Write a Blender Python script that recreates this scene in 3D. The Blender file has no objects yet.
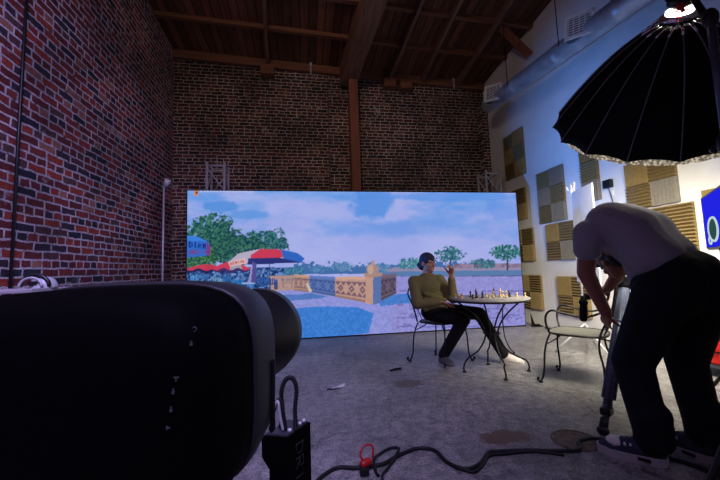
import bpy, bmesh, math, random
import numpy as np
from mathutils import Vector, Matrix
random.seed(4)
C = bpy.context.scene.collection
V = Vector
pi = math.pi

# ------------------------------------------------------------------ helpers
def n(v):
    return V(v).normalized()

class MB:
    """collects shapes into one mesh"""
    def __init__(s): s.bm = bmesh.new()
    def _tag(s, fs, m):
        for f in fs: f.material_index = m
    def box(s, c, size, rot=None, bevel=0, m=0):
        b = bmesh.new()
        bmesh.ops.create_cube(b, size=1)
        for v in b.verts: v.co = V((v.co.x*size[0], v.co.y*size[1], v.co.z*size[2]))
        if bevel: bmesh.ops.bevel(b, geom=b.edges[:], offset=bevel, segments=2, affect='EDGES', profile=.6)
        M = Matrix.Translation(V(c)) @ (rot.to_4x4() if rot else Matrix())
        s.merge(b, M, m); return s
    def merge(s, b, M=None, m=0):
        if M: bmesh.ops.transform(b, matrix=M, verts=b.verts[:])
        mp = {v: s.bm.verts.new(v.co) for v in b.verts}
        for f in b.faces:
            try:
                g = s.bm.faces.new([mp[v] for v in f.verts]); g.material_index = m; g.smooth = f.smooth
            except ValueError: pass
        b.free(); return s
    def tube(s, pts, r, seg=8, m=0, closed=False, caps=True):
        pts = [V(p) for p in pts]; N = len(pts)
        rad = r if isinstance(r, (list, tuple)) else [r]*N
        rings = []; up = None
        for i, p in enumerate(pts):
            if closed: t = (pts[(i+1) % N]-pts[i-1]).normalized()
            else: t = (pts[min(i+1, N-1)]-pts[max(i-1, 0)]).normalized()
            if up is None:
                up = t.orthogonal().normalized()
            else:
                up = (up - t*up.dot(t))
                up = up.normalized() if up.length > 1e-6 else t.orthogonal().normalized()
            w = t.cross(up)
            rings.append([s.bm.verts.new(p+(up*math.cos(a)+w*math.sin(a))*rad[i]) for a in [2*pi*k/seg for k in range(seg)]])
        R = range(N if closed else N-1)
        for i in R:
            A, B = rings[i], rings[(i+1) % N]
            for k in range(seg):
                f = s.bm.faces.new((A[k], A[(k+1) % seg], B[(k+1) % seg], B[k])); f.smooth = True; f.material_index = m
        if not closed and caps:
            for q in (rings[0][::-1], rings[-1]):
                f = s.bm.faces.new(q); f.material_index = m
        return s
    def lathe(s, prof, base=(0,0,0), axis=(0,0,1), seg=24, m=0, smooth=True):
        """prof: (radius, height) list along axis"""
        z = n(axis); x = z.orthogonal().normalized(); y = z.cross(x); base = V(base)
        rings = []
        for r, h in prof:
            if r < 1e-6: rings.append([s.bm.verts.new(base+z*h)])
            else: rings.append([s.bm.verts.new(base+z*h+(x*math.cos(a)+y*math.sin(a))*r) for a in [2*pi*k/seg for k in range(seg)]])
        for A, B in zip(rings, rings[1:]):
            for k in range(seg):
                k2 = (k+1) % seg
                q = [A[k % len(A)], A[k2 % len(A)], B[k2 % len(B)], B[k % len(B)]]
                u = []
                for v in q:
                    if v not in u: u.append(v)
                if len(u) > 2:
                    f = s.bm.faces.new(u); f.smooth = smooth; f.material_index = m
        return s
    def ball(s, c, r, m=0, seg=12):
        b = bmesh.new(); bmesh.ops.create_uvsphere(b, u_segments=seg, v_segments=seg//2+2, radius=1)
        rr = r if isinstance(r, (tuple, list)) else (r, r, r)
        for v in b.verts: v.co = V((v.co.x*rr[0], v.co.y*rr[1], v.co.z*rr[2]))
        for f in b.faces: f.smooth = True
        s.merge(b, Matrix.Translation(V(c)), m); return s
    def prism(s, poly, d, m=0):
        """polygon (3D points) extruded by vector d"""
        d = V(d); a = [s.bm.verts.new(V(p)) for p in poly]; b = [s.bm.verts.new(V(p)+d) for p in poly]
        N = len(a)
        fs = [s.bm.faces.new(a[::-1]), s.bm.faces.new(b)]
        for i in range(N): fs.append(s.bm.faces.new((a[i], a[(i+1) % N], b[(i+1) % N], b[i])))
        for f in fs: f.material_index = m
        return s
    def quad(s, a, b, c, d, m=0):
        f = s.bm.faces.new([s.bm.verts.new(V(p)) for p in (a, b, c, d)]); f.material_index = m; return s

def wloc(o):
    p = V((0, 0, 0))
    while o: p = p+o.location; o = o.parent
    return p

def obj(name, mb, mat, parent=None, origin=None, fixn=True):
    bm = mb.bm if isinstance(mb, MB) else mb
    if fixn: bmesh.ops.recalc_face_normals(bm, faces=bm.faces[:])
    if parent is not None: off = wloc(parent)
    elif origin is not None: off = V(origin)
    else:
        xs = [v.co for v in bm.verts]
        off = V(((min(c.x for c in xs)+max(c.x for c in xs))/2, (min(c.y for c in xs)+max(c.y for c in xs))/2, min(c.z for c in xs)))
    for v in bm.verts: v.co -= off
    me = bpy.data.meshes.new(name); bm.to_mesh(me); bm.free()
    o = bpy.data.objects.new(name, me); C.objects.link(o)
    for m in (mat if isinstance(mat, (list, tuple)) else [mat]): me.materials.append(m)
    if parent is not None: o.parent = parent
    else: o.location = off
    return o

def tag(o, label=None, cat=None, group=None, kind=None):
    if label: o['label'] = label
    if cat: o['category'] = cat
    if group: o['group'] = group
    if kind: o['kind'] = kind
    return o

def thing(name, label, cat, loc=(0,0,0), group=None):
    o = bpy.data.objects.new(name, None); C.objects.link(o); o.location = loc
    o.empty_display_size = .1
    return tag(o, label, cat, group)

def struct(name, mb, mat, parent=None):
    o = obj(name, mb, mat, parent)
    if parent is None: o['kind'] = 'structure'
    return o

def spline(pts, k=6, closed=False):
    P = [V(p) for p in pts]; N = len(P); out = []
    for i in range(N if closed else N-1):
        if closed: a, b, c, d = P[i-1], P[i], P[(i+1) % N], P[(i+2) % N]
        else: a, b, c, d = P[max(i-1, 0)], P[i], P[i+1], P[min(i+2, N-1)]
        for j in range(k):
            t = j/k
            out.append(.5*((2*b)+(c-a)*t+(2*a-5*b+4*c-d)*t*t+(3*b-a-3*c+d)*t**3))
    if not closed: out.append(P[-1])
    return out

# ------------------------------------------------------------------ materials
def srgb(r, g, b):
    f = lambda c: (c/255/12.92 if c/255 <= .04045 else ((c/255+.055)/1.055)**2.4)
    return (f(r), f(g), f(b), 1)

class NT:
    def __init__(s, name):
        s.m = bpy.data.materials.new(name); s.m.use_nodes = True
        s.t = s.m.node_tree; s.t.nodes.clear()
        s.out = s.t.nodes.new('ShaderNodeOutputMaterial')
    def node(s, typ, ins=None, **kw):
        nd = s.t.nodes.new(typ)
        for k, v in kw.items(): setattr(nd, k, v)
        for k, v in (ins or {}).items():
            sk = nd.inputs[k]
            if isinstance(v, bpy.types.NodeSocket): s.t.links.new(v, sk)
            else: sk.default_value = v
        return nd
    def link(s, a, b): s.t.links.new(a, b)
    def ramp(s, fac, stops, interp='LINEAR'):
        nd = s.node('ShaderNodeValToRGB', {'Fac': fac}); cr = nd.color_ramp; cr.interpolation = interp
        while len(cr.elements) > 1: cr.elements.remove(cr.elements[-1])
        cr.elements[0].position, cr.elements[0].color = stops[0]
        for p, c in stops[1:]:
            e = cr.elements.new(p); e.color = c
        return nd.outputs['Color']
    def mix(s, f, a, b, mode='MIX'):
        nd = s.node('ShaderNodeMix', data_type='RGBA', blend_type=mode)
        for k, v in ((0, f), (6, a), (7, b)):
            if isinstance(v, bpy.types.NodeSocket): s.t.links.new(v, nd.inputs[k])
            else: nd.inputs[k].default_value = v
        return nd.outputs[2]
    def math(s, op, a, b=0.):
        nd = s.node('ShaderNodeMath', operation=op)
        for k, v in ((0, a), (1, b)):
            if isinstance(v, bpy.types.NodeSocket): s.t.links.new(v, nd.inputs[k])
            else: nd.inputs[k].default_value = v
        return nd.outputs[0]
    def pos(s): return s.node('ShaderNodeNewGeometry').outputs['Position']
    def noise(s, scale, vec, detail=4, rough=.55):
        return s.node('ShaderNodeTexNoise', {'Vector': vec, 'Scale': scale, 'Detail': detail, 'Roughness': rough}).outputs['Fac']
    def bsdf(s, col, rough=.6, metal=0, bump=None, bs=.3, bd=.01, spec=.5, **extra):
        b = s.node('ShaderNodeBsdfPrincipled', {'Base Color': col, 'Roughness': rough, 'Metallic': metal, 'Specular IOR Level': spec})
        for k, v in extra.items(): b.inputs[k].default_value = v
        if bump is not None:
            bn = s.node('ShaderNodeBump', {'Height': bump, 'Strength': bs, 'Distance': bd})
            s.link(bn.outputs['Normal'], b.inputs['Normal'])
        s.link(b.outputs[0], s.out.inputs['Surface']); return s.m

def plain(name, col, rough=.6, metal=0, var=.12, scale=30, spec=.5, bs=.1):
    t = NT(name); co = t.node('ShaderNodeTexCoord').outputs['Object']
    nz = t.noise(scale, co)
    c = col if len(col) == 4 else (*col, 1)
    dark = tuple(x*(1-var*2) for x in c[:3])+(1,); lite = tuple(min(1, x*(1+var*2)) for x in c[:3])+(1,)
    return t.bsdf(t.ramp(nz, [(.3, dark), (.7, lite)]), rough, metal, nz, bs, .002, spec)

def emit(name, col, strength):
    t = NT(name); e = t.node('ShaderNodeEmission', {'Color': col, 'Strength': strength})
    t.link(e.outputs[0], t.out.inputs['Surface']); return t.m

def brick(name, plane, row, width, mortar, cols, mort_cols, mort_size, lo):
    t = NT(name); P = t.pos()
    sp = t.node('ShaderNodeSeparateXYZ', {'Vector': P})
    u = sp.outputs['Y' if plane == 'x' else 'X']; w = sp.outputs['Z']
    wob = t.node('ShaderNodeTexNoise', {'Vector': P, 'Scale': 9., 'Detail': 3.}).outputs['Color']
    wb = t.node('ShaderNodeVectorMath', {0: wob, 1: (.5, .5, .5)}, operation='SUBTRACT')
    wb = t.node('ShaderNodeVectorMath', {0: wb.outputs[0], 'Scale': .035}, operation='SCALE')
    cb = t.node('ShaderNodeCombineXYZ', {'X': u, 'Y': w})
    vec = t.node('ShaderNodeVectorMath', {0: cb.outputs[0], 1: wb.outputs[0]}, operation='ADD').outputs[0]
    bt = t.node('ShaderNodeTexBrick', {'Vector': vec, 'Color1': (0, 0, 0, 1), 'Color2': (1, 1, 1, 1), 'Mortar': (.5, .5, .5, 1), 'Scale': 1.,
        'Mortar Size': mort_size, 'Mortar Smooth': .3, 'Bias': 0., 'Brick Width': width, 'Row Height': row})
    bt.offset = .5; bt.squash = .55; bt.squash_frequency = 3
    bc = t.ramp(bt.outputs['Color'], cols, 'CONSTANT')
    fine = t.noise(38, P, 5, .7); big = t.noise(1.3, P, 4, .6)
    bc = t.mix(1., bc, t.ramp(fine, [(.25, (.45, .45, .45, 1)), (.75, (1.5, 1.5, 1.5, 1))]), 'MULTIPLY')
    mc = t.mix(t.ramp(fine, [(.35, (0, 0, 0, 1)), (.65, (1, 1, 1, 1))]), mort_cols[0], mort_cols[1])
    gap = t.ramp(t.noise(13, P, 4), [(.28, (0, 0, 0, 1)), (.42, (1, 1, 1, 1))])
    fac = t.math('MULTIPLY', bt.outputs['Fac'], gap)
    col = t.mix(fac, bc, mc)
    # smeared lime patches left on the old wall
    pn = t.node('ShaderNodeTexNoise', {'Vector': P, 'Scale': 4.2, 'Detail': 6., 'Roughness': .62}).outputs['Fac']
    patch = t.ramp(pn, [(.63, (0, 0, 0, 1)), (.70, (.7, .7, .7, 1))])
    col = t.mix(t.math('MULTIPLY', patch, .65), col, mort_cols[1])
    col = t.mix(1., col, t.ramp(big, [(.3, (lo, lo, lo, 1)), (.65, (1.15, 1.15, 1.15, 1))]), 'MULTIPLY')
    h = t.math('ADD', t.math('MULTIPLY', bt.outputs['Fac'], -.6), t.math('MULTIPLY', fine, .6))
    return t.bsdf(col, .8, 0, h, .9, .02, .3)

M = {}
red1, red2, red3, dk1, dk2 = srgb(132, 56, 52), srgb(106, 44, 46), srgb(156, 64, 50), srgb(62, 48, 60), srgb(46, 40, 54)
M['brick_left'] = brick('left_brick', 'x', .080, .215, None, [(0, red2), (.2, dk1), (.3, red1), (.48, dk2), (.56, red3), (.7, red2), (.85, srgb(92, 60, 62)), (.93, srgb(160, 104, 88))],
                        (srgb(160, 150, 154), srgb(222, 212, 218)), .0105, .45)
M['brick_back'] = brick('back_brick', 'y', .0677, .205, None, [(0, srgb(84, 50, 45)), (.25, srgb(50, 40, 44)), (.45, srgb(98, 56, 48)), (.7, srgb(66, 44, 43)), (.88, srgb(120, 84, 70))],
                        (srgb(160, 144, 132), srgb(226, 208, 190)), .0085, .40)

def mk_floor():
    t = NT('concrete_floor'); P = t.pos()
    b = t.noise(.9, P, 6, .6); f = t.noise(14, P, 6, .65); g = t.noise(70, P, 3, .6)
    col = t.ramp(b, [(.3, srgb(108, 106, 102)), (.5, srgb(144, 142, 138)), (.7, srgb(172, 170, 165))])
    col = t.mix(1., col, t.ramp(f, [(.32, (.40, .40, .40, 1)), (.62, (1.12, 1.12, 1.12, 1))]), 'MULTIPLY')
    col = t.mix(1., col, t.ramp(g, [(.36, (.40, .40, .40, 1)), (.50, (1.1, 1.1, 1.1, 1))]), 'MULTIPLY')
    # hairline cracks
    wn = t.node('ShaderNodeTexNoise', {'Vector': P, 'Scale': 2.5, 'Detail': 4.}).outputs['Color']
    wv = t.node('ShaderNodeVectorMath', {0: P, 1: wn}, operation='ADD').outputs[0]
    vo = t.node('ShaderNodeTexVoronoi', {'Vector': wv, 'Scale': .7}, feature='DISTANCE_TO_EDGE').outputs['Distance']
    cr = t.ramp(vo, [(0, (.25, .25, .25, 1)), (.006, (1, 1, 1, 1))])
    col = t.mix(1., col, cr, 'MULTIPLY')
    # stains with shapes of their own
    sx = t.node('ShaderNodeSeparateXYZ', {'Vector': P})
    for (cx, cy, rx, ry, c, k) in ((.94, 3.11, .17, .12, srgb(84, 62, 44), .8), (1.23, 2.02, .19, .09, srgb(92, 66, 46), .85), (1.62, 1.89, .155, .115, srgb(104, 92, 78), .8), (.93, 3.53, .1, .03, srgb(40, 34, 30), .8)):
        dx = t.math('MULTIPLY', t.math('ADD', sx.outputs['X'], -cx), 1/rx); dy = t.math('MULTIPLY', t.math('ADD', sx.outputs['Y'], -cy), 1/ry)
        d = t.math('SQRT', t.math('ADD', t.math('MULTIPLY', dx, dx), t.math('MULTIPLY', dy, dy)))
        d = t.math('ADD', d, t.math('MULTIPLY', t.math('ADD', f, -.5), 1.6))
        col = t.mix(t.math('MULTIPLY', t.ramp(d, [(.75, (1, 1, 1, 1)), (1.05, (0, 0, 0, 1))]), k), col, c)
    # straight saw cut
    ln = t.math('ABSOLUTE', t.math('ADD', t.math('ADD', t.math('MULTIPLY', sx.outputs['X'], .72), t.math('MULTIPLY', sx.outputs['Y'], .69)), -3.31))
    col = t.mix(1., col, t.ramp(ln, [(0, (.45, .45, .45, 1)), (.012, (1, 1, 1, 1))]), 'MULTIPLY')
    rg = t.node('ShaderNodeMapRange', {'Value': f, 'From Min': .3, 'From Max': .7, 'To Min': .38, 'To Max': .68}).outputs[0]
    h = t.math('ADD', t.math('MULTIPLY', f, .7), t.math('MULTIPLY', g, .5))
    b_ = t.bsdf(col, .5, 0, h, .5, .01, .45)
    t.link(rg, [x for x in t.t.nodes if x.type == 'BSDF_PRINCIPLED'][0].inputs['Roughness'])
    return b_
M['floor'] = mk_floor()

def mk_wood(name, c1, c2, axis, board):
    t = NT(name); P = t.pos(); sp = t.node('ShaderNodeSeparateXYZ', {'Vector': P})
    mp = t.node('ShaderNodeMapping', {'Vector': P, 'Scale': (12, .8, 12) if axis == 'y' else ((.8, 12, 12) if axis == 'x' else (12, 12, .8))})
    g = t.noise(1.5, mp.outputs[0], 6, .65)
    col = t.ramp(g, [(.3, c1), (.7, c2)])
    h = g
    if board:
        fr = t.math('FRACT', t.math('MULTIPLY', sp.outputs['X'], 1/board)); fl = t.math('FLOOR', t.math('MULTIPLY', sp.outputs['X'], 1/board))
        rnd = t.node('ShaderNodeTexWhiteNoise', {'W': fl}, noise_dimensions='1D').outputs['Value']
        col = t.mix(1., col, t.ramp(rnd, [(0, (.55, .55, .55, 1)), (1, (1.2, 1.2, 1.2, 1))]), 'MULTIPLY')
        e = t.ramp(fr, [(0, (.05, .05, .05, 1)), (.10, (1, 1, 1, 1)), (.92, (1, 1, 1, 1)), (1, (.05, .05, .05, 1))])
        col = t.mix(1., col, e, 'MULTIPLY')
    return t.bsdf(col, .75, 0, h, .3, .01, .25)
M['planks'] = mk_wood('roof_planks', srgb(86, 52, 38), srgb(122, 80, 60), 'y', .145)
M['timber_x'] = mk_wood('joist_timber', srgb(98, 62, 44), srgb(134, 90, 66), 'x', 0)
M['timber_y'] = mk_wood('beam_timber', srgb(92, 64, 52), srgb(134, 100, 84), 'y', 0)
M['timber_z'] = mk_wood('post_timber', srgb(112, 66, 48), srgb(146, 92, 68), 'z', 0)

def mk_wall():
    t = NT('white_paint'); P = t.pos(); a = t.noise(1.1, P, 5, .6); f = t.noise(25, P, 4, .6)
    col = t.ramp(a, [(.3, srgb(206, 204, 198)), (.7, srgb(228, 227, 222))])
    return t.bsdf(col, .6, 0, f, .15, .01, .3)
M['white_wall'] = mk_wall()
M['black_plastic'] = plain('black_plastic', (.006, .006, .007), .42, 0, .1, 60, .4, .05)
M['rear_black'] = plain('matte_black_housing', (.0015, .0015, .002), .7, 0, .1, 60, .03, .05)
M['grey_shell'] = plain('grey_shell', (.022, .023, .027), .5, 0, .05, 200, .35, .2)
M['black_rubber'] = plain('black_rubber', (.008, .008, .009), .55, 0, .1, 40, .3)
M['matte_black'] = plain('matte_black', (.004, .004, .005), .8, 0, .1, 40, .15)
M['iron'] = plain('black_iron', (.012, .011, .011), .4, .3, .15, 50)
M['chrome'] = plain('chrome', (.75, .75, .76), .2, 1, .03, 20)
M['alu'] = plain('aluminium', (.55, .55, .58), .5, .35, .06, 20)
M['galv'] = plain('galvanized_steel', (.42, .46, .50), .42, .55, .12, 5)
M['white_plastic'] = plain('white_plastic', (.72, .72, .70), .4, 0, .04, 20)
M['dark_grey'] = plain('dark_grey_metal', (.06, .065, .08), .45, .4, .1, 30)
M['red'] = plain('red_plastic', srgb(176, 26, 22), .4, 0, .1, 20)
M['skin'] = plain('skin', srgb(186, 128, 100), .5, 0, .05, 30, .4)
M['skin_tan'] = plain('tanned_skin', srgb(150, 100, 80), .5, 0, .06, 30, .4)
M['hair'] = plain('dark_hair', (.012, .009, .008), .5, 0, .3, 80)
M['eye'] = plain('dark_eye', (.01, .008, .007), .25, 0, .05, 30)
def cloth(name, col, scale=220, var=.12):
    t = NT(name); P = t.node('ShaderNodeTexCoord').outputs['Object']
    w = t.noise(scale, P, 2); f = t.noise(7, P, 3, .5)
    k = lambda s_: tuple(x*s_ for x in col[:3])+(1,)
    c = t.ramp(w, [(.3, k(1-var)), (.7, k(1+var))])
    h = t.math('ADD', t.math('MULTIPLY', f, 1.), t.math('MULTIPLY', w, .08))
    return t.bsdf(c, .85, 0, h, .6, .025, .2)
M['olive'] = cloth('olive_knit', srgb(112, 104, 66))
M['tee'] = cloth('grey_tee', srgb(146, 146, 154))
M['jeans'] = cloth('dark_jeans', srgb(18, 20, 29))
M['black_cloth'] = cloth('black_cloth', srgb(28, 27, 30))
M['shoe_white'] = plain('shoe_white', srgb(214, 206, 196), .6, 0, .05, 20)
M['shoe_grey'] = plain('shoe_grey', srgb(84, 82, 84), .6, 0, .1, 30)
M['sole'] = plain('shoe_sole', srgb(170, 166, 164), .6, 0, .05, 30)
M['navy_knit'] = plain('navy_knit', srgb(40, 44, 62), .8, 0, .2, 90)
M['foam'] = plain('ochre_foam', srgb(130, 112, 74), .95, 0, .08, 40, .1)
M['foam_grey'] = plain('grey_foam', srgb(118, 114, 104), .95, 0, .08, 40, .1)
M['pale_chess'] = plain('boxwood', srgb(206, 170, 118), .4, 0, .1, 60)
M['dark_chess'] = plain('ebony', srgb(38, 26, 22), .35, 0, .1, 60)
M['mesh_seat'] = plain('expanded_metal_seat', srgb(112, 112, 100), .6, .2, .25, 160)
M['tabletop'] = plain('pale_grey_tabletop', srgb(158, 154, 148), .55, .1, .2, 130)
M['board'] = plain('foam_board', (.55, .58, .64), .7, 0, .03, 10)
M['blueish'] = plain('slate_tube', (.10, .12, .17), .4, .5, .1, 30)

# ------------------------------------------------------------------ camera (pose solved from the room's vanishing points)
cam = bpy.data.cameras.new('camera'); co = bpy.data.objects.new('camera', cam); C.objects.link(co)
cam.sensor_width = 36; cam.lens = 36*330/720; cam.clip_start = .05
Rw = Matrix(((.986, -.021, .166), (-.164, .089, .982), (-.035, -.996, .085)))
xr = V((Rw[0][0], Rw[1][0], Rw[2][0])).normalized(); zb = -V((Rw[0][2], Rw[1][2], Rw[2][2])).normalized()
yu = zb.cross(xr).normalized(); xr = yu.cross(zb)
co.matrix_world = Matrix(((xr.x, yu.x, zb.x, 0), (xr.y, yu.y, zb.y, 0), (xr.z, yu.z, zb.z, 1.1), (0, 0, 0, 1)))
bpy.context.scene.camera = co

# ------------------------------------------------------------------ room
XL, XR, YB, YF = -2.43, 4.06, 6.6, -3.2
def zc(x, y): return 5.43 + (x-XL)*(-.30/6.49) + .10*(YB-y)     # underside of the roof planks
struct('floor', MB().box(((XL+XR)/2, (YB+YF)/2, -.1), (XR-XL+.6, YB-YF+.6, .2)), M['floor'])
struct('wall_left', MB().box((XL-.15, (YB+YF)/2, 3.3), (.3, YB-YF+.6, 6.6)), M['brick_left'])
b = MB().box(((XL+XR)/2, YB+.15, 3.0), (XR-XL, .3, 6.0))
b.box((.85, YB-.08, 2.38), (.62, .16, 4.75))
b.box((3.98, YB-.07, 2.3), (.16, .14, 4.6))
struct('wall_back', b, M['brick_back'])
struct('wall_right', MB().box((XR+.15, (YB+YF)/2, 3.3), (.3, YB-YF+.6, 6.6)), M['white_wall'])
struct('wall_front', MB().box(((XL+XR)/2, YF-.15, 3.3), (XR-XL, .3, 6.6)), M['white_wall'])
b = MB(); pts = [(XL, YB), (XR, YB), (XR, YF), (XL, YF)]
b.prism([(x, y, zc(x, y)) for x, y in pts], (0, 0, .08))
struct('ceiling', b, M['planks'])
# joists across the room, ribs along it, the big beam
k = 0
def bar(p, q, w, h, up=(0,0,1), drop=True):
    p, q = V(p), V(q); d = (q-p).normalized(); s = d.cross(V(up)).normalized()*w/2; u = s.cross(d).normalized()
    if u.z < 0: u = -u
    a = [p+s, p-s, p-s-u*h, p+s-u*h]
    return MB().prism(a, q-p)
for y in (6.54, 5.68, 4.92, 4.15, 3.4):
    k += 1
    dd = .16 if k == 1 else .07
    struct('trim_%d' % k, bar((XL, y, zc(XL, y)), (XR, y, zc(XR, y)), .07, dd), M['timber_x'])
for (x0, x1) in ((-.66, -.42), (1.87, 1.98), (2.58, 2.5), (3.4, 3.3)):
    k += 1
    p = V((x0, 6.5, 0)); q = V((x1, 3.2, 0)); p.z = zc(p.x, p.y); q.z = zc(q.x, q.y)
    struct('trim_%d' % k, bar(p, q, .06, .15), M['timber_y'])
k += 1
struct('trim_%d' % k, bar((.95, 6.55, zc(.95, 6.55)), (1.3, 2.6, zc(1.3, 2.6)), .32, .42), M['timber_y'])
k += 1
struct('trim_%d' % k, MB().box((1.03, YB-.26, 2.47), (.18, .2, 4.94), bevel=.008), M['timber_z'])
k += 1     # knee brace between right wall and roof
struct('trim_%d' % k, bar((3.50, 5.05, 5.28), (4.03, 5.05, 4.78), .09, .1, up=(0,1,0)), M['timber_z'])
k += 1     # corbel blocks under the ledger
b = MB()
for x in (-.66, 1.85, 2.2): b.box((x, 6.5, zc(x, 6.5)-.26), (.26, .18, .2), bevel=.01)
struct('trim_%d' % k, b, M['timber_x'])
# thin conduit running up the brick wall
o = obj('conduit', MB().tube([(XL+.015, 3.2, .02), (XL+.015, 3.2, 2.4), (XL+.02, 3.21, 5.7)], .012), M['black_plastic'])
tag(o, 'thin dark conduit running straight up the red brick wall at the far left', 'conduit')
for x, lab in ((.2, 'short pale steel hanger under the roof ledger left of the big beam'), (3.3, 'short pale steel hanger under the roof ledger right of the big beam')):
    o = obj('steel_hanger', MB().tube([(x, 6.46, zc(x, 6.5)-.02), (x, 6.46, zc(x, 6.5)-.24)], .014).box((x, 6.48, zc(x, 6.5)-.03), (.05, .06, .05)), M['alu'])
    tag(o, lab, 'hanger', 'steel hangers at the roof ledger')

# air duct
d0, d1 = V((3.62, 5.75, 4.2)), V((3.62, 1.2, 3.80)); dv = (d1-d0).normalized()
dt = thing('air_duct', 'round galvanized air duct slung high along the white right wall', 'duct', (3.62, 3.5, 4.0))
b = MB(); L = (d1-d0).length
prof = [(0, 0), (.135, 0)]
s_ = 0
while s_ < L-.5:
    prof += [(.135, s_+.02), (.135, s_+.86), (.143, s_+.88), (.143, s_+.92), (.135, s_+.94)]; s_ += .94
prof += [(.135, L), (0, L)]
b.lathe(prof, d0, dv, 28); obj('duct_pipe', b, M['galv'], dt)
for y in (5.42, 3.5):
    p = d0+dv*((5.75-y)/abs(dv.y))
    nx = n((-.80, -.58, .0)); ux = n(V((0, -1, -.1))-nx*nx.dot(V((0, -1, -.1)))); uz = nx.cross(ux)
    R = Matrix((ux, uz, nx)).transposed()
    c = p+nx*.18+V((0, 0, .05))
    g = obj('vent_grille', MB().box(c-nx*.05, (.29, .27, .12), R), M['dark_grey'], dt)
    f = MB()
    for a_, b_ in ((1, 0), (-1, 0), (0, 1), (0, -1)):
        f.box(c+ux*a_*.145+uz*b_*.135+nx*.015, (.03 if a_ else .32, .30 if a_ else .03, .02), R)
    for j in range(8): f.box(c+uz*(-.105+j*.03)+nx*.012, (.28, .010, .012), R)
    for j in range(5): f.box(c+ux*(-.12+j*.06)+nx*.010, (.008, .26, .012), R)
    obj('grille_frame', f, M['white_plastic'], g)
for y in (4.9, 3.75):
    p = d0+dv*((5.75-y)/abs(dv.y))
    obj('hanging_strap', MB().tube([p+V((-.137, 0, 0)), p+V((-.137, 0, zc(3.5, y)-p.z-.01))], .006), M['matte_black'], dt)

# ------------------------------------------------------------------ acoustic panels on the right wall
def foam_tile(y0, z0, s, vert, dep=.05, nr=7):
    b = MB(); X = XR-.004
    b.box((X-.008, y0+s/2, z0+s/2), (.016, s-.004, s-.004))
    for j in range(nr):
        t0, t1 = j*s/nr, (j+1)*s/nr; tm = (t0+t1)/2
        if vert: poly = [(X-.016, y0+t0, z0+.002), (X-.016, y0+t1, z0+.002), (X-dep, y0+tm, z0+.002)]; d = (0, 0, s-.004)
        else: poly = [(X-.016, y0+.002, z0+t0), (X-.016, y0+.002, z0+t1), (X-dep, y0+.002, z0+tm)]; d = (0, s-.004, 0)
        b.prism(poly, d)
    return b
panels = [  # y0 (far edge last), z0, cols, rows, size, label, grey pattern
 (5.35, 2.74, 2, 3, .295, 'dark acoustic foam panel highest on the right wall, above the video wall corner', 0),
 (5.40, 1.90, 2, 2, .30, 'acoustic foam panel half hidden behind the top right corner of the video wall', 0),
 (5.28, 1.12, 2, 2, .30, 'acoustic foam panel beside the middle of the video wall right edge', 0),
 (5.17, .27, 2, 2, .30, 'lowest acoustic foam panel right next to the foot of the video wall', 0),
 (4.49, 1.745, 2, 3, .295, 'tall acoustic foam panel of six ochre and grey checkered squares', 1),
 (4.36, 1.12, 2, 2, .30, 'ochre acoustic foam panel just below the tall checkered one', 2),
 (4.20, .26, 2, 2, .30, 'low ochre acoustic foam panel behind the empty wrought iron armchair', 0),
 (3.87, 1.93, 1, 3, .29, 'narrow acoustic foam strip panel behind the corner of the white board', 2),
 (2.92, 1.70, 2, 2, .29, 'acoustic foam panel just under the scalloped edge of the black softbox', 2),
 (2.80, 1.13, 2, 2, .275, 'acoustic foam panel right above the back of the bending man', 3),
 (2.12, 1.17, 2, 2, .30, 'acoustic foam panel mostly hidden behind the blue monitor', 0),
 (3.35, .45, 2, 2, .30, 'low acoustic foam panel hidden behind the bending man and the tripod', 0),
]
for (y0, z0, nc, nr, s, lab, pat) in panels[:11]:
    t = thing('acoustic_panel', lab, 'acoustic panel', (XR-.004, y0+nc*s/2, z0), 'acoustic foam panels on the right wall')
    for i in range(nc):
        for j in range(nr):
            alt = (i+j) % 2
            grey = (pat == 1 and alt == 0) or (pat == 2 and alt == 0 and j == 0)
            obj('foam_tile', foam_tile(y0+i*s, z0+j*s, s, alt == (0 if pat != 3 else 2)), M['foam_grey'] if grey else M['foam'], t)

# small black wall device with its cable
t = thing('wall_sensor', 'small square black device with a hanging cable on the white wall', 'wall device', (XR, 3.74, 2.05))
obj('sensor_body', MB().box((XR-.03, 3.74, 2.11), (.06, .11, .11), bevel=.008), M['black_plastic'], t)
obj('socket_plate', MB().box((XR-.008, 3.72, 1.98), (.016, .05, .07), bevel=.003), M['white_plastic'], t)
obj('cable', MB().tube(spline([(XR-.03, 3.74, 2.06), (XR-.03, 3.72, 1.99), (XR-.02, 3.70, 1.85), (XR-.015, 3.66, 1.6), (XR-.015, 3.68, 1.2)]), .005), M['black_rubber'], t)

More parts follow.
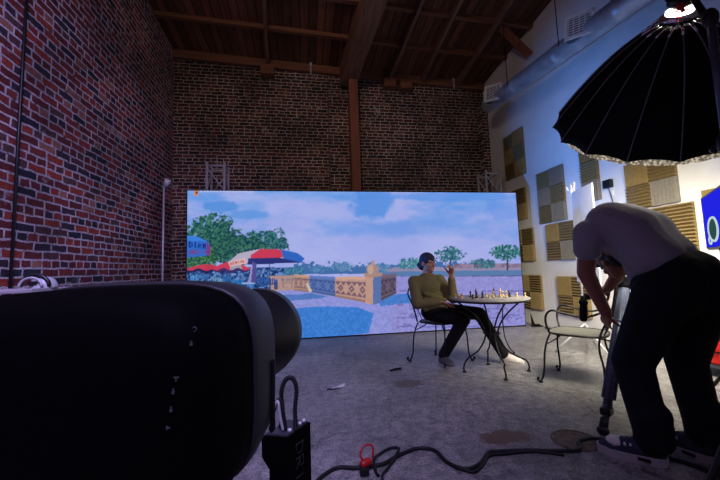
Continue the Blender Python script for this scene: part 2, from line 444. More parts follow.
# ------------------------------------------------------------------ LED video wall with its picture
SA, SB_ = V((-1.83, 5.575, .02)), V((3.745, 5.275, .02))
TA, TB = V((-1.83, 5.575, 2.435)), V((3.745, 5.275, 2.345))
def picture(W, H):
    rng = np.random.default_rng(7)
    def vnoise(x, y, seed):
        r = np.random.default_rng(seed).random((256, 256))
        xi = np.floor(x).astype(int); yi = np.floor(y).astype(int); fx = x-xi; fy = y-yi
        fx = fx*fx*(3-2*fx); fy = fy*fy*(3-2*fy)
        g = lambda a, b: r[a % 256, b % 256]
        return (g(xi, yi)*(1-fx)+g(xi+1, yi)*fx)*(1-fy)+(g(xi, yi+1)*(1-fx)+g(xi+1, yi+1)*fx)*fy
    def fbm(x, y, s, seed, o=5):
        t = 0; a = .5; tot = 0
        for i in range(o):
            t = t+a*vnoise(x*s, y*s, seed+i); tot += a; a *= .55; s *= 2.03
        return t/tot
    # artwork coordinates: a plane with perspective lines of its own
    src = [(0, 1), (1, 1), (1, 0), (0, 0)]; dst = [(187, 191), (515, 193), (526, 326), (186, 346)]
    A = []
    for (u, v), (x, y) in zip(src, dst):
        A.append([u, v, 1, 0, 0, 0, -x*u, -x*v, x]); A.append([0, 0, 0, u, v, 1, -y*u, -y*v, y])
    A = np.array(A, float); h = np.linalg.solve(A[:, :8], A[:, 8]); h = np.append(h, 1).reshape(3, 3)
    u, v = np.meshgrid(np.linspace(0, 1, W), np.linspace(0, 1, H))
    q = np.stack([u, v, np.ones_like(u)], -1) @ h.T
    X = q[..., 0]/q[..., 2]; Y = q[..., 1]/q[..., 2]
    img = np.zeros((H, W, 3))
    def lay(mask, col):
        nonlocal img
        m = np.clip(np.asarray(mask, float), 0, 1)[..., None]
        img = img*(1-m)+np.asarray(col, float)*m
    def poly(pts, soft=0):
        m = np.zeros(X.shape, bool); P = pts
        j = len(P)-1
        for i in range(len(P)):
            (xi, yi), (xj, yj) = P[i], P[j]
            if yi != yj:
                m ^= ((yi > Y) != (yj > Y)) & (X < (xj-xi)*(Y-yi)/(yj-yi)+xi)
            j = i
        return m
    def ell(cx, cy, rx, ry): return ((X-cx)/rx)**2+((Y-cy)/ry)**2
    ss = lambda a, b, x: np.clip((x-a)/(b-a), 0, 1)**2*(3-2*np.clip((x-a)/(b-a), 0, 1))
    # sky
    t = ss(188, 275, Y)[..., None]
    img = np.array([100, 158, 236])*(1-t)+np.array([158, 170, 238])*t
    cl = fbm(X*.6, Y*1.5, .035, 3)
    cloud = ss(.32, .68, cl+.0012*(Y-215)+.08*ss(300, 420, X)*ss(240, 215, Y)*0)
    lay(cloud*.85, np.array([170, 178, 240]))
    lay(ss(.40, .8, fbm(X*.5, Y*1.2, .05, 13))*.5, np.array([186, 192, 244]))
    nz = (fbm(X, Y, .12, 23)-.5)*1.2
    for cx, cy, rx, ry, c, k in ((222, 207, 20, 6, (86, 146, 226), .8), (250, 215, 22, 5, (96, 152, 228), .7), (374, 205, 24, 16, (84, 146, 232), .8), (455, 197, 70, 5, (96, 152, 238), .7),
                                 (200, 228, 16, 6, (104, 156, 232), .5), (505, 210, 22, 12, (104, 152, 236), .55), (410, 228, 40, 8, (110, 154, 232), .4)):
        lay((1-ss(.4, 1.2, ell(cx, cy, rx, ry)+nz))*k, np.array(c))
    # far shore trees, water and sand
    hor = 272-.01*(X-300)
    tl = 262+8*fbm(X, X*0+3, .09, 31)-10*np.exp(-((X-440)/16)**2)*.5
    lf = fbm(X, Y, .35, 41)
    lay((Y > tl+4*(lf-.5)*4) & (Y < hor+3) & (X > 296), np.array([70, 112, 172]))
    lay((Y > hor-3) & (Y < hor+1) & (X > 385), np.array([150, 140, 176]))
    lay((Y > hor-6) & (Y < hor-2) & (X > 455), np.array([140, 122, 150])+ (lf[..., None]-.5)*90)
    lay((Y > hor+1) & (Y < hor+6) & (X > 380), np.array([92, 128, 178]))
    lay((Y > hor+6) & (Y < hor+9) & (X > 380), np.array([96, 98, 142]))
    def tree(cx, cy, rx, ry, c0, c1, dens, seed, s=.32):
        f1 = fbm(X, Y, s, seed, 5); e = ell(cx, cy, rx, ry)
        edge = fbm(X, Y, .16, seed+9, 4)
        m = ss(-.03, .03, .52*f1+.48*fbm(X, Y, .75, seed+5, 3)-dens-.22*(e-.4))*(e+(edge-.5)*1.6 < 1.15)
        g = ss(.35, .68, fbm(X, Y, .7, seed+3, 4))[..., None]
        lay(m*.93, np.array(c0)*(1-g)+np.array(c1)*g)
    def trunk(x, y0, y1, w, c): lay((abs(X-x) < w) & (Y > y0) & (Y < y1), c)
    trunk(452.5, 258, 272, .7, (60, 70, 96)); trunk(508, 256, 271, .8, (60, 70, 96)); trunk(344, 266, 276, .5, (70, 90, 140))
    tree(452, 255, 15, 8, (26, 80, 104), (74, 138, 140), .40, 101); tree(412, 264, 12, 6, (54, 110, 140), (96, 160, 160), .40, 111)
    tree(508, 253, 17, 8, (26, 78, 92), (76, 142, 132), .38, 121); tree(485, 264, 14, 5, (44, 92, 118), (86, 140, 146), .40, 131)
    tree(345, 267, 11, 5, (72, 118, 176), (110, 156, 190), .42, 141); tree(322, 270, 9, 4, (72, 118, 176), (100, 150, 190), .42, 151); tree(385, 268, 10, 5, (76, 122, 176), (110, 160, 190), .42, 161)
    # near trees on the left
    tree(212, 240, 30, 24, (16, 62, 70), (66, 128, 96), .34, 201, .25); tree(268, 245, 24, 16, (18, 66, 84), (62, 128, 118), .38, 211, .25); tree(236, 250, 34, 14, (18, 58, 74), (66, 122, 96), .30, 221, .25)
    tree(199, 258, 18, 16, (22, 70, 62), (80, 136, 84), .32, 231)
    lay((X < 300) & (Y > 268) & (Y < 292), np.array([62, 96, 156])+(fbm(X, Y, .6, 51, 3)[..., None]-.5)*230)
    tree(296, 272, 12, 5, (40, 92, 140), (84, 146, 170), .36, 241)
    # ground: pale sand and a blue shadow
    gn = (fbm(X, Y, .5, 61)[..., None]-.5)*34
    gy = 291-.06*(X-190)*ss(200, 330, X)*0
    lay((Y > 277+.0*X) & (X > 395), np.array([150, 148, 216])+gn)
    lay((Y > 292-6*ss(270, 340, X)) & (X <= 395), np.array([146, 152, 222])+gn)
    lay(((Y-282) % 9 < 1.2) & (Y > 284) & (X > 400) & (fbm(X, Y, .2, 71) > .5), np.array([112, 112, 186]))
    lay((fbm(X, Y*2.2, .22, 75) > .60) & (Y > 296) & (X > 400), np.array([120, 118, 190]))
    lay(poly([(296, 309), (330, 307), (360, 308), (377, 314), (372, 334), (340, 338), (296, 342), (180, 350), (180, 300), (240, 302)]), np.array([64, 128, 214])+gn*1.1)
    lay(poly([(380, 297), (410, 294), (420, 299), (418, 303), (384, 307)]), np.array([74, 126, 206])+gn)
    lay(poly([(270, 297), (315, 294), (330, 297), (325, 299), (275, 303)]), np.array([86, 124, 196])+gn)
    # balustrade
    sto = np.array([192, 152, 138]); sha = np.array([92, 118, 180]); hole = np.array([124, 96, 112])
    def rail(x0, x1, t0, t1, b0, b1, col, hc, cell):
        f = np.clip((X-x0)/(x1-x0), 0, 1); top = t0+(t1-t0)*f; bot = b0+(b1-b0)*f
        m = (X >= x0) & (X <= x1) & (Y > top) & (Y < bot)
        lay(m, col+gn*.8)
        vv = (Y-top)/(bot-top); uu = (X-x0)/cell
        d = abs((uu % 1)-.5)+abs(((vv-.2)/.65*1.0)-.5)
        d2 = abs(((uu+.5) % 1)-.5)+abs(((vv-.2)/.65)-.5)
        hm = m & (vv > .22) & (vv < .82) & ((abs(d-.18) < .09) | ((d > .40) & (d2 > .40)) & (np.minimum(d, d2) > .43))
        lay(hm, hc)
        lay(m & (vv < .13), col*1.1); lay(m & (vv > .9), col*.8)
    rail(296, 313, 275, 276, 291, 293, sto*.95, hole, 5)
    rail(312, 340, 276, 277.5, 292.5, 297.5, sha, np.array([66, 90, 150]), 9)
    rail(338, 372, 277.5, 277, 297.5, 304, sto, hole, 11)
    lay(poly([(308, 284), (311, 284), (315, 292), (312, 293)]), np.array([208, 190, 176]))
    rail(383, 399, 275, 274, 302, 294, np.array([108, 92, 112]), np.array([72, 66, 92]), 8)
    lay(poly([(368.5, 276), (376, 277), (376, 305.5), (368.5, 304)]), sto*1.02+gn*.5); lay(poly([(376, 277), (384, 276), (384, 303.5), (376, 305.5)]), np.array([92, 118, 176]))
    lay(poly([(367, 273.5), (385, 273), (385, 276.5), (376, 278), (367, 277)]), sto*.92)
    lay(ell(375.5, 270, 6.2, 5.5) < 1, np.array([170, 140, 140])); lay(ell(373.5, 270, 3, 5) < 1, np.array([198, 166, 150]))
    lay(ell(375.5, 263.5, 2, 2.6) < 1, np.array([176, 150, 152]))
    lay(poly([(270, 277), (297, 276), (297, 291), (272, 292)]), np.array([180, 146, 140])+gn)
    lay(poly([(276, 281), (280, 281), (280, 290), (276, 290)]), np.array([76, 80, 128])); lay(poly([(284, 279), (296, 279), (296, 282), (284, 282)]), np.array([132, 116, 140]))
    # chairs and little tables under the parasols
    def chair(x, y, s, c):
        c = np.array(c)
        lay((abs(X-x) < .5*s) & (Y > y-.5*s) & (Y < y) & ((X*1.7 % 1.6) < 1.0), c)
        lay((abs(X-x) < .55*s) & (abs(Y-(y+.08*s)) < .07*s), c*.9); lay((abs(abs(X-x)-.5*s) < .055*s) & (Y > y) & (Y < y+.65*s), c*.7)
    for x, y, s, c in ((194, 281, 9, (80, 150, 220)), (204, 279, 8, (58, 110, 176)), (218, 283, 9, (110, 160, 190)), (228, 281, 8, (50, 104, 170)), (240, 286, 11, (44, 122, 196)), (266, 284, 12, (56, 94, 170)), (274, 284, 10, (48, 84, 158)), (252, 288, 8, (70, 130, 200)), (290, 283, 9, (176, 148, 140))):
        chair(x, y, s, c)
    lay((abs(Y-284) < .8) & (abs(X-250) < 7), np.array([150, 170, 220])); lay((abs(X-271.7) < .4) & (Y > 264) & (Y < 293), np.array([60, 70, 110]))
    # parasols
    red, blu, wht = np.array([206, 62, 92]), np.array([50, 104, 196]), np.array([206, 196, 224])
    def parasol(cx, top, w, hgt, cols, under):
        x0, x1 = cx-w, cx+w
        f = np.clip((X-cx)/w, -1, 1); top_y = top+hgt*np.abs(f)**1.7; bot_y = top+hgt*1.05+1.2*np.cos(f*9)
        m = (abs(X-cx) < w) & (Y > top_y) & (Y < bot_y)
        lay(m, cols[0])
        for a, c in zip((-.55, -.05, .45), cols[1:]):
            lay(m & (f > a+.25*(Y-top)/hgt*np.sign(a+.05)*.5), c)
        lay((abs(X-cx) < w*.9) & (Y >= bot_y-1) & (Y < bot_y+2.2*(1-f*f)), under)
    parasol(207, 265, 24, 6, (red, red, red*.95, blu), np.array([40, 40, 92]))
    parasol(232, 262.5, 21, 8, (red, red, wht*.8, red), np.array([64, 50, 110]))
    lay(poly([(180, 236), (196, 237), (208, 242), (211, 247), (211, 256), (180, 259)]), blu*1.05)
    lay(poly([(180, 235.5), (197, 237), (208, 242), (180, 241)]), np.array([60, 132, 226]))
    lay(poly([(207, 242.5), (211, 247), (211, 256), (207, 256.5)]), np.array([122, 62, 140]))
    lay(poly([(229, 263), (240, 254), (262, 249.5), (285, 250), (300, 254), (307, 259), (304, 263.5), (280, 261), (255, 263), (232, 267)]), wht*.9)
    lay(poly([(252, 256), (262, 249.5), (283, 250), (288, 257), (276, 260), (252, 263)]), red)
    lay(poly([(283, 250), (300, 253.5), (307, 259), (304, 263.5), (286, 260)]), blu)
    lay(poly([(250, 259), (280, 258), (303, 263), (290, 263.8), (256, 265), (249, 265)]), np.array([44, 52, 120]))
    lay(poly([(229.5, 263), (246, 258.5), (249, 264), (231, 267.5)]), np.array([226, 186, 190]))
    lay(poly([(254, 262), (258, 264), (258.5, 283), (250.5, 283)]), np.array([84, 80, 150])); lay(poly([(253, 266), (254.6, 266), (252.5, 283), (250, 283)]), np.array([158, 148, 204]))
    # lettering on the parasol valances
    F = {'D': ('110', '101', '101', '101', '110'), 'I': ('010',)*5, 'A': ('010', '101', '111', '101', '101'), 'M': ('101', '111', '111', '101', '101'), 'E': ('111', '100', '110', '100', '111'), 'L': ('100', '100', '100', '100', '111'), 'N': ('111', '101', '101', '101', '101')}
    def text(s, x, y, cw, ch, col, sl=0):
        for i, chh in enumerate(s):
            for r in range(5):
                for c in range(3):
                    if F[chh][r][c] == '1':
                        xx = x+i*cw+c*cw/3.8; yy = y+r*ch/5+sl*(xx-x)
                        lay((X >= xx) & (X < xx+cw/3.8) & (Y >= yy+sl*0) & (Y < yy+ch/5), col)
    text('DIAM', 188.5, 242.5, 4.7, 5.5, np.array([26, 46, 132]), .1)
    text('AMELIA', 188, 251, 3.3, 4, np.array([120, 60, 120]), -.03)
    text('NEMIAL', 231, 263.2, 2.7, 3, np.array([176, 70, 66]), -.22)
    # program bar icons in the corner of the picture
    lay((abs(X-196) < 2.4) & (Y < 196.2), np.array([214, 140, 110])); lay((abs(X-196.5) < 1.3) & (Y < 194.6) & (Y > 192), np.array([90, 70, 66])); lay((Y < 192.8) & (X > 200) & (X < 255) & ((X*.9 % 3) < 1.8), np.array([196, 200, 240]))
    img = np.clip(img+(rng.random((H, W, 1))-.5)*6, 0, 255)/255
    return np.where(img <= .04045, img/12.92, ((img+.055)/1.055)**2.4)

def make_screen():
    W, H = 560, 240
    lin = picture(W, H)
    u, v = np.meshgrid(np.linspace(0, 1, W), np.linspace(0, 1, H)); u = u[..., None]; v = v[..., None]
    A, B_, D, E_ = (np.array(p) for p in (SA, SB_, TA, TB))
    co_ = (A*(1-u)+B_*u)*(1-v)+(D*(1-u)+E_*u)*v
    org = np.array(((A+B_)/2)); org[2] = 0
    me = bpy.data.meshes.new('screen_picture')
    idx = np.arange(W*H).reshape(H, W)
    f = np.stack([idx[:-1, :-1], idx[:-1, 1:], idx[1:, 1:], idx[1:, :-1]], -1).reshape(-1, 4)
    me.vertices.add(W*H); me.vertices.foreach_set('co', (co_-org).reshape(-1).astype(np.float32))
    me.loops.add(f.size); me.loops.foreach_set('vertex_index', f.reshape(-1).astype(np.int32))
    me.polygons.add(len(f)); me.polygons.foreach_set('loop_start', np.arange(0, f.size, 4, dtype=np.int32)); me.polygons.foreach_set('loop_total', np.full(len(f), 4, np.int32))
    me.update(); me.validate()
    at = me.color_attributes.new('picture', 'FLOAT_COLOR', 'POINT')
    at.data.foreach_set('color', np.concatenate([lin, np.ones((H, W, 1))], -1).reshape(-1).astype(np.float32))
    t = NT('led_picture'); a = t.node('ShaderNodeVertexColor', layer_name='picture')
    e = t.node('ShaderNodeEmission', {'Color': a.outputs['Color'], 'Strength': SCREEN}); t.link(e.outputs[0], t.out.inputs['Surface'])
    me.materials.append(t.m)
    root = thing('video_wall', 'big LED video wall showing a lakeside terrace with red and blue parasols', 'video wall', tuple(org))
    o = bpy.data.objects.new('screen_picture', me); C.objects.link(o); o.parent = root
    tag(o, 'glowing picture of a terrace, balustrade, trees and cloudy sky')
    d = (SB_-SA).normalized(); nb = V((-d.y, d.x, 0)) if (-d.y*0+d.x) > 0 else V((d.y, -d.x, 0))
    b = MB(); e_ = .012
    b.prism([SA-d*e_+nb*.004+V((0, 0, -.018)), SB_+d*e_+nb*.004+V((0, 0, -.018)), TB+d*e_+nb*.004+V((0, 0, e_)), TA-d*e_+nb*.004+V((0, 0, e_))], nb*.09)
    obj('cabinet_frame', b, M['matte_black'], root)
    for k in range(5):
        p = SA.lerp(SB_, (k+.5)/5)+nb*.22
        obj('rear_brace', MB().tube([p+V((0, 0, .01)), p-nb*.12+V((0, 0, .9))], .02).tube([p+V((0, 0, .02)), p-nb*.12+V((0, 0, .02))], .02), M['dark_grey'], root)
SCREEN = .90
make_screen()

# box trusses behind the wall
def truss(x, y, w, top, lab):
    t = thing('box_truss', lab, 'truss', (x, y, 0), 'box truss towers behind the video wall')
    cs = [(x-w/2, y-w/2), (x+w/2, y-w/2), (x+w/2, y+w/2), (x-w/2, y+w/2)]
    for a, b_ in cs: obj('chord', MB().tube([(a, b_, .02), (a, b_, top)], .022), M['alu'], t)
    b = MB(); N = 7; hh = (top-.2)/N
    for i in range(4):
        p, q = cs[i], cs[(i+1) % 4]
        for j in range(N):
            z0, z1 = .1+j*hh, .1+(j+1)*hh
            s_, e_ = (p, q) if j % 2 else (q, p)
            b.tube([(s_[0], s_[1], z0), (e_[0], e_[1], z1)], .011, 6)
        b.tube([(p[0], p[1], top-.06), (q[0], q[1], top-.06)], .014, 6)
    obj('lacing', b, M['alu'], t)
    obj('base_plate', MB().box((x, y, .01), (w+.1, w+.1, .02)), M['alu'], t)
truss(-1.5, 6.1, .29, 3.03, 'aluminium box truss tower rising behind the left part of the video wall')
truss(3.68, 5.98, .30, 2.93, 'aluminium box truss tower rising behind the right end of the video wall')

# pale light stand in the far left corner
t = thing('light_stand', 'thin pale light stand with a small lamp in the far left corner', 'light stand', (-2.22, 5.68, 0))
obj('pole', MB().tube([(-2.22, 5.68, .08), (-2.22, 5.68, 2.56)], .016), M['alu'], t)
for a in (.3, 2.4, 4.5):
    obj('leg', MB().tube([(-2.22, 5.68, .5), (-2.22+.19*math.cos(a), 5.68+.19*math.sin(a), .02)], .01), M['alu'], t)
h = obj('lamp_head', MB().lathe([(0, 0), (.035, 0), (.045, .04), (.05, .12), (0, .12)], (-2.21, 5.70, 2.53), (.5, -.45, .7)), M['alu'], t)
obj('lamp_face', MB().lathe([(0, 0), (.047, 0), (.047, .008), (0, .008)], V((-2.21, 5.70, 2.53))+n((.5, -.45, .7))*.121, (.5, -.45, .7)), M['white_plastic'], h)

# ------------------------------------------------------------------ softbox lamp on its stand, upper right
SC, SD, SR, SH = V((2.486, 1.881, 2.121)), n((.411, .611, -.677)), .635, .588
sa = SD.cross(V((0, 0, 1))).normalized(); sb = SD.cross(sa)
def dome_pt(k, t, off=0, ph=3.242, scal=0):
    a = ph-k*2*pi/16
    r = .06+(SR-.06)*t
    hgt = SH*(1-t**1.5)
    r *= 1-scal
    return SC-SD*hgt+(sa*math.cos(a)+sb*math.sin(a))*(r+off)
root = thing('softbox_lamp', 'large round black parabolic softbox lamp hanging at the upper right', 'studio light', tuple(SC))
b = MB(); NT_ = 14; K = 16*4; grid = []
for i in range(NT_+1):
    t = i/NT_; ring = []
    for k in range(K):
        fr = (k % 4)/4; sc = .022*math.sin(fr*pi)
        # straight cloth between two ribs, slightly hollow
        p0, p1 = dome_pt(k//4, t), dome_pt(k//4+1, t)
        p = p0.lerp(p1, fr); ax = SC-SD*((SC-p).dot(SD)); p = ax+(p-ax)*(1-sc*t)
        if i == NT_: p = p-SD*(.012*math.sin(fr*pi))
        ring.append(b.bm.verts.new(p))
    grid.append(ring)
for i in range(NT_):
    for k in range(K):
        f = b.bm.faces.new((grid[i][k], grid[i][(k+1) % K], grid[i+1][(k+1) % K], grid[i+1][k])); f.smooth = True
tblk = NT('softbox_cloth'); tblk.bsdf((.004, .004, .005, 1), .6, 0, None, spec=.12); M['softcloth'] = tblk.m
shell = obj('cloth_shell', b, M['softcloth'], root)
M['rib_grey'] = plain('rib_piping', (.22, .22, .24), .5, 0, .1, 30)
so = shell.modifiers.new('thick', 'SOLIDIFY'); so.thickness = .004
for k in range(16):
    obj('rib', MB().tube([dome_pt(k, t/12, .005) for t in range(0, 13)], .0032, 6), M['rib_grey'], root)
for k in range(16):
    obj('rib_clip', MB().tube([dome_pt(k, t, .010) for t in (.03, .09, .16)], .008, 8), M['chrome'], root)
# diffuser and the knotted grid that hangs over the rim
dif = MB(); dif.lathe([(0, .0), (SR*.5, -.008), (SR*.90, -.035)], SC, SD, 48)
M['diffuser'] = emit('diffuser_glow', (1, .92, .80, 1), 6.0)
o = obj('diffuser', dif, M['diffuser'], root); tag(o, 'glowing white front cloth')
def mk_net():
    t = NT('self_glow_net'); P = t.node('ShaderNodeTexCoord').outputs['Object']
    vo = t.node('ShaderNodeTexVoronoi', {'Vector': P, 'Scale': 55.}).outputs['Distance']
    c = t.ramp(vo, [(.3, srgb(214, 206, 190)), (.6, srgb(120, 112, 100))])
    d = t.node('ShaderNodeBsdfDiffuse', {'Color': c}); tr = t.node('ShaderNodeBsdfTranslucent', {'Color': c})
    mx = t.node('ShaderNodeMixShader', {0: .6, 1: d.outputs[0], 2: tr.outputs[0]}); em = t.node('ShaderNodeEmission', {'Color': c, 'Strength': .45}); ad = t.node('ShaderNodeAddShader', {0: mx.outputs[0], 1: em.outputs[0]}); t.link(ad.outputs[0], t.out.inputs['Surface']); return t.m  # added emission stands in for lamp light passing through the net
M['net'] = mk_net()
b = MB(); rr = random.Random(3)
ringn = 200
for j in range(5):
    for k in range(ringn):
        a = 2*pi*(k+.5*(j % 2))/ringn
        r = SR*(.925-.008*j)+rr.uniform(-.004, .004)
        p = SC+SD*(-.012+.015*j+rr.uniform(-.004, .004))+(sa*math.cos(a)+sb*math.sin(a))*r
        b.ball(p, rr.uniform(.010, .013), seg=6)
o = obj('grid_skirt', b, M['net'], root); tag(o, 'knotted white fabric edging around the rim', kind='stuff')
ap = SC-SD*SH
obj('speed_ring', MB().lathe([(.062, -.01), (.085, -.01), (.09, .0), (.09, -.035), (.075, -.045), (.055, -.045)], ap, SD, 32), M['chrome'], root)
M['glow'] = emit('lamp_gap_light', (1, .95, .85, 1), 40.0)
for a in (.4, 1.9, 3.6, 5.0):
    p = ap+(sa*math.cos(a)+sb*math.sin(a))*.082-SD*.0
    q = ap+(sa*math.cos(a)+sb*math.sin(a))*.12+SD*.012
    obj('ring_clamp', MB().tube([p-SD*.03, p+(sa*math.cos(a)+sb*math.sin(a))*.03-SD*.005, q], .008, 8), M['chrome'], root)
o = obj('lamp_glass', MB().lathe([(.064, -.060), (.064, -.047)], ap, SD, 24), M['glow'], root); tag(o, 'bright gap between lamp body and softbox ring')
body = MB().lathe([(0, -.08), (.062, -.08), (.07, -.1), (.07, -.30), (.062, -.32), (0, -.32)], ap, SD, 28)
for j in range(7):
    body.lathe([(.07, -.12-.025*j), (.08, -.122-.025*j), (.08, -.128-.025*j), (.07, -.13-.025*j)], ap, SD, 28)
obj('lamp_body', body, M['black_plastic'], root)
obj('lamp_fan_housing', MB().box(ap-SD*.15+V((-.03, -.02, .075)), (.20, .12, .05), Matrix.Rotation(.5, 3, 'Z'), bevel=.012), M['black_plastic'], root)
c = ap-SD*.06+n((-.75, -.55, -.3))*.07
obj('lock_lever', MB().ball(c, (.028, .02, .024)).tube([c, c+V((.0, -.01, -.04))], .009), M['red'], root)
# stand: pole, arm to the lamp, three legs
PX, PY = 1.884, 1.15
st = thing('lamp_stand', 'tall slate tube stand carrying the black softbox at the right edge', 'light stand', (PX, PY, 0))
obj('pole', MB().tube([(PX, PY, .55), (PX, PY, 1.6)], .021).tube([(PX, PY, 1.6), (PX, PY, 2.22)], .017), M['blueish'], st)
obj('collar', MB().lathe([(0, 0), (.03, 0), (.032, .02), (.032, .06), (.026, .075), (0, .075)], (PX, PY, 1.57)), M['black_plastic'], st)
obj('knob', MB().tube([(PX, PY, 1.6), (PX+.03, PY+.06, 1.6)], .009).ball((PX+.035, PY+.068, 1.6), .02), M['black_plastic'], st)
obj('arm', MB().tube(spline([(PX, PY, 2.16), (PX+.05, PY+.05, 2.26), (PX+.13, PY+.13, 2.42), ap-SD*.16+V((-.05, -.06, -.02))]), .016), M['black_plastic'], st)
obj('collar', MB().ball((PX, PY, 2.2), (.03, .03, .05)), M['black_plastic'], st)
for a in (.55, -1.45, 3.2):
    L_ = .5
    e = V((PX+L_*math.cos(a), PY+L_*math.sin(a), .025))
    lg = obj('leg', MB().tube([(PX, PY, .62), tuple(e)], .014).tube([(PX, PY, .2), tuple(V((PX, PY, .62)).lerp(e, .55))], .009), M['black_plastic'], st)
    obj('rubber_foot', MB().ball(e, (.025, .025, .022)), M['black_rubber'], lg)

# ------------------------------------------------------------------ bistro table and chairs
TX, TY, TZ = 1.88, 3.20, .75
t = thing('bistro_table', 'round wrought iron bistro table with thin pale top and curved legs', 'table', (TX, TY, 0))
b = MB().lathe([(0, TZ-.016), (.37, TZ-.016), (.381, TZ-.012), (.384, TZ-.006), (.381, TZ), (0, TZ)], (TX, TY, 0), seg=56)
obj('tabletop', b, M['tabletop'], t)
obj('rim', MB().tube([(TX+.372*math.cos(a), TY+.372*math.sin(a), TZ-.022) for a in [2*pi*k/48 for k in range(48)]], .007, 8, closed=True), M['iron'], t)
feet = [(1.593, 3.272), (1.848, 2.951), (2.218, 3.126), (1.955, 3.44)]
for fx, fy in feet:
    d = V((fx-TX, fy-TY, 0)); a0 = math.atan2(d.y, d.x); R_ = d.length
    prof = [(.345, .725), (.27, .67), (.15, .56), (.075, .44), (.07, .34), (.14, .22), (.24, .15), (R_-.02, .11), (R_+.005, .05), (R_, .012)]
    tw = lambda r: .35*math.sin(min(1, r/.36)*pi)*0
    lg = obj('leg', MB().tube(spline([(TX+r*math.cos(a0+tw(r)), TY+r*math.sin(a0+tw(r)), z) for r, z in prof], 5), .0085), M['iron'], t)
    obj('foot_pad', MB().lathe([(0, 0), (.022, 0), (.022, .008), (.014, .016), (0, .016)], (fx, fy, 0), seg=14), M['iron'], lg)
b = MB()
b.tube([(TX+.082*math.cos(a), TY+.082*math.sin(a), .39) for a in [2*pi*k/20 for k in range(20)]], .006, 6, closed=True)
obj('tie_ring', b, M['iron'], t)
obj('scroll_brace', MB().tube(spline([(TX+.29, TY+.2, .722), (TX+.26, TY+.2, .5), (TX+.27, TY+.2, .3), (TX+.33, TY+.22, .17), (TX+.40, TY+.25, .10)], 5), .006).ball((TX+.40, TY+.25, .10), .014), M['iron'], t)

def foot_curl(b, x, y, ux, uy, r=.0085):
    """outward rolled foot"""
    pts = [(x-ux*.02, y-uy*.02, .06), (x, y, .022), (x+ux*.022, y+uy*.022, .014), (x+ux*.04, y+uy*.04, .026), (x+ux*.034, y+uy*.034, .046)]
    b.tube(spline(pts, 4), r); b.ball((x+ux*.03, y+uy*.03, .04), .013); b.box((x+ux*.01, y+uy*.01, .006), (.03, .03, .012), bevel=.003)

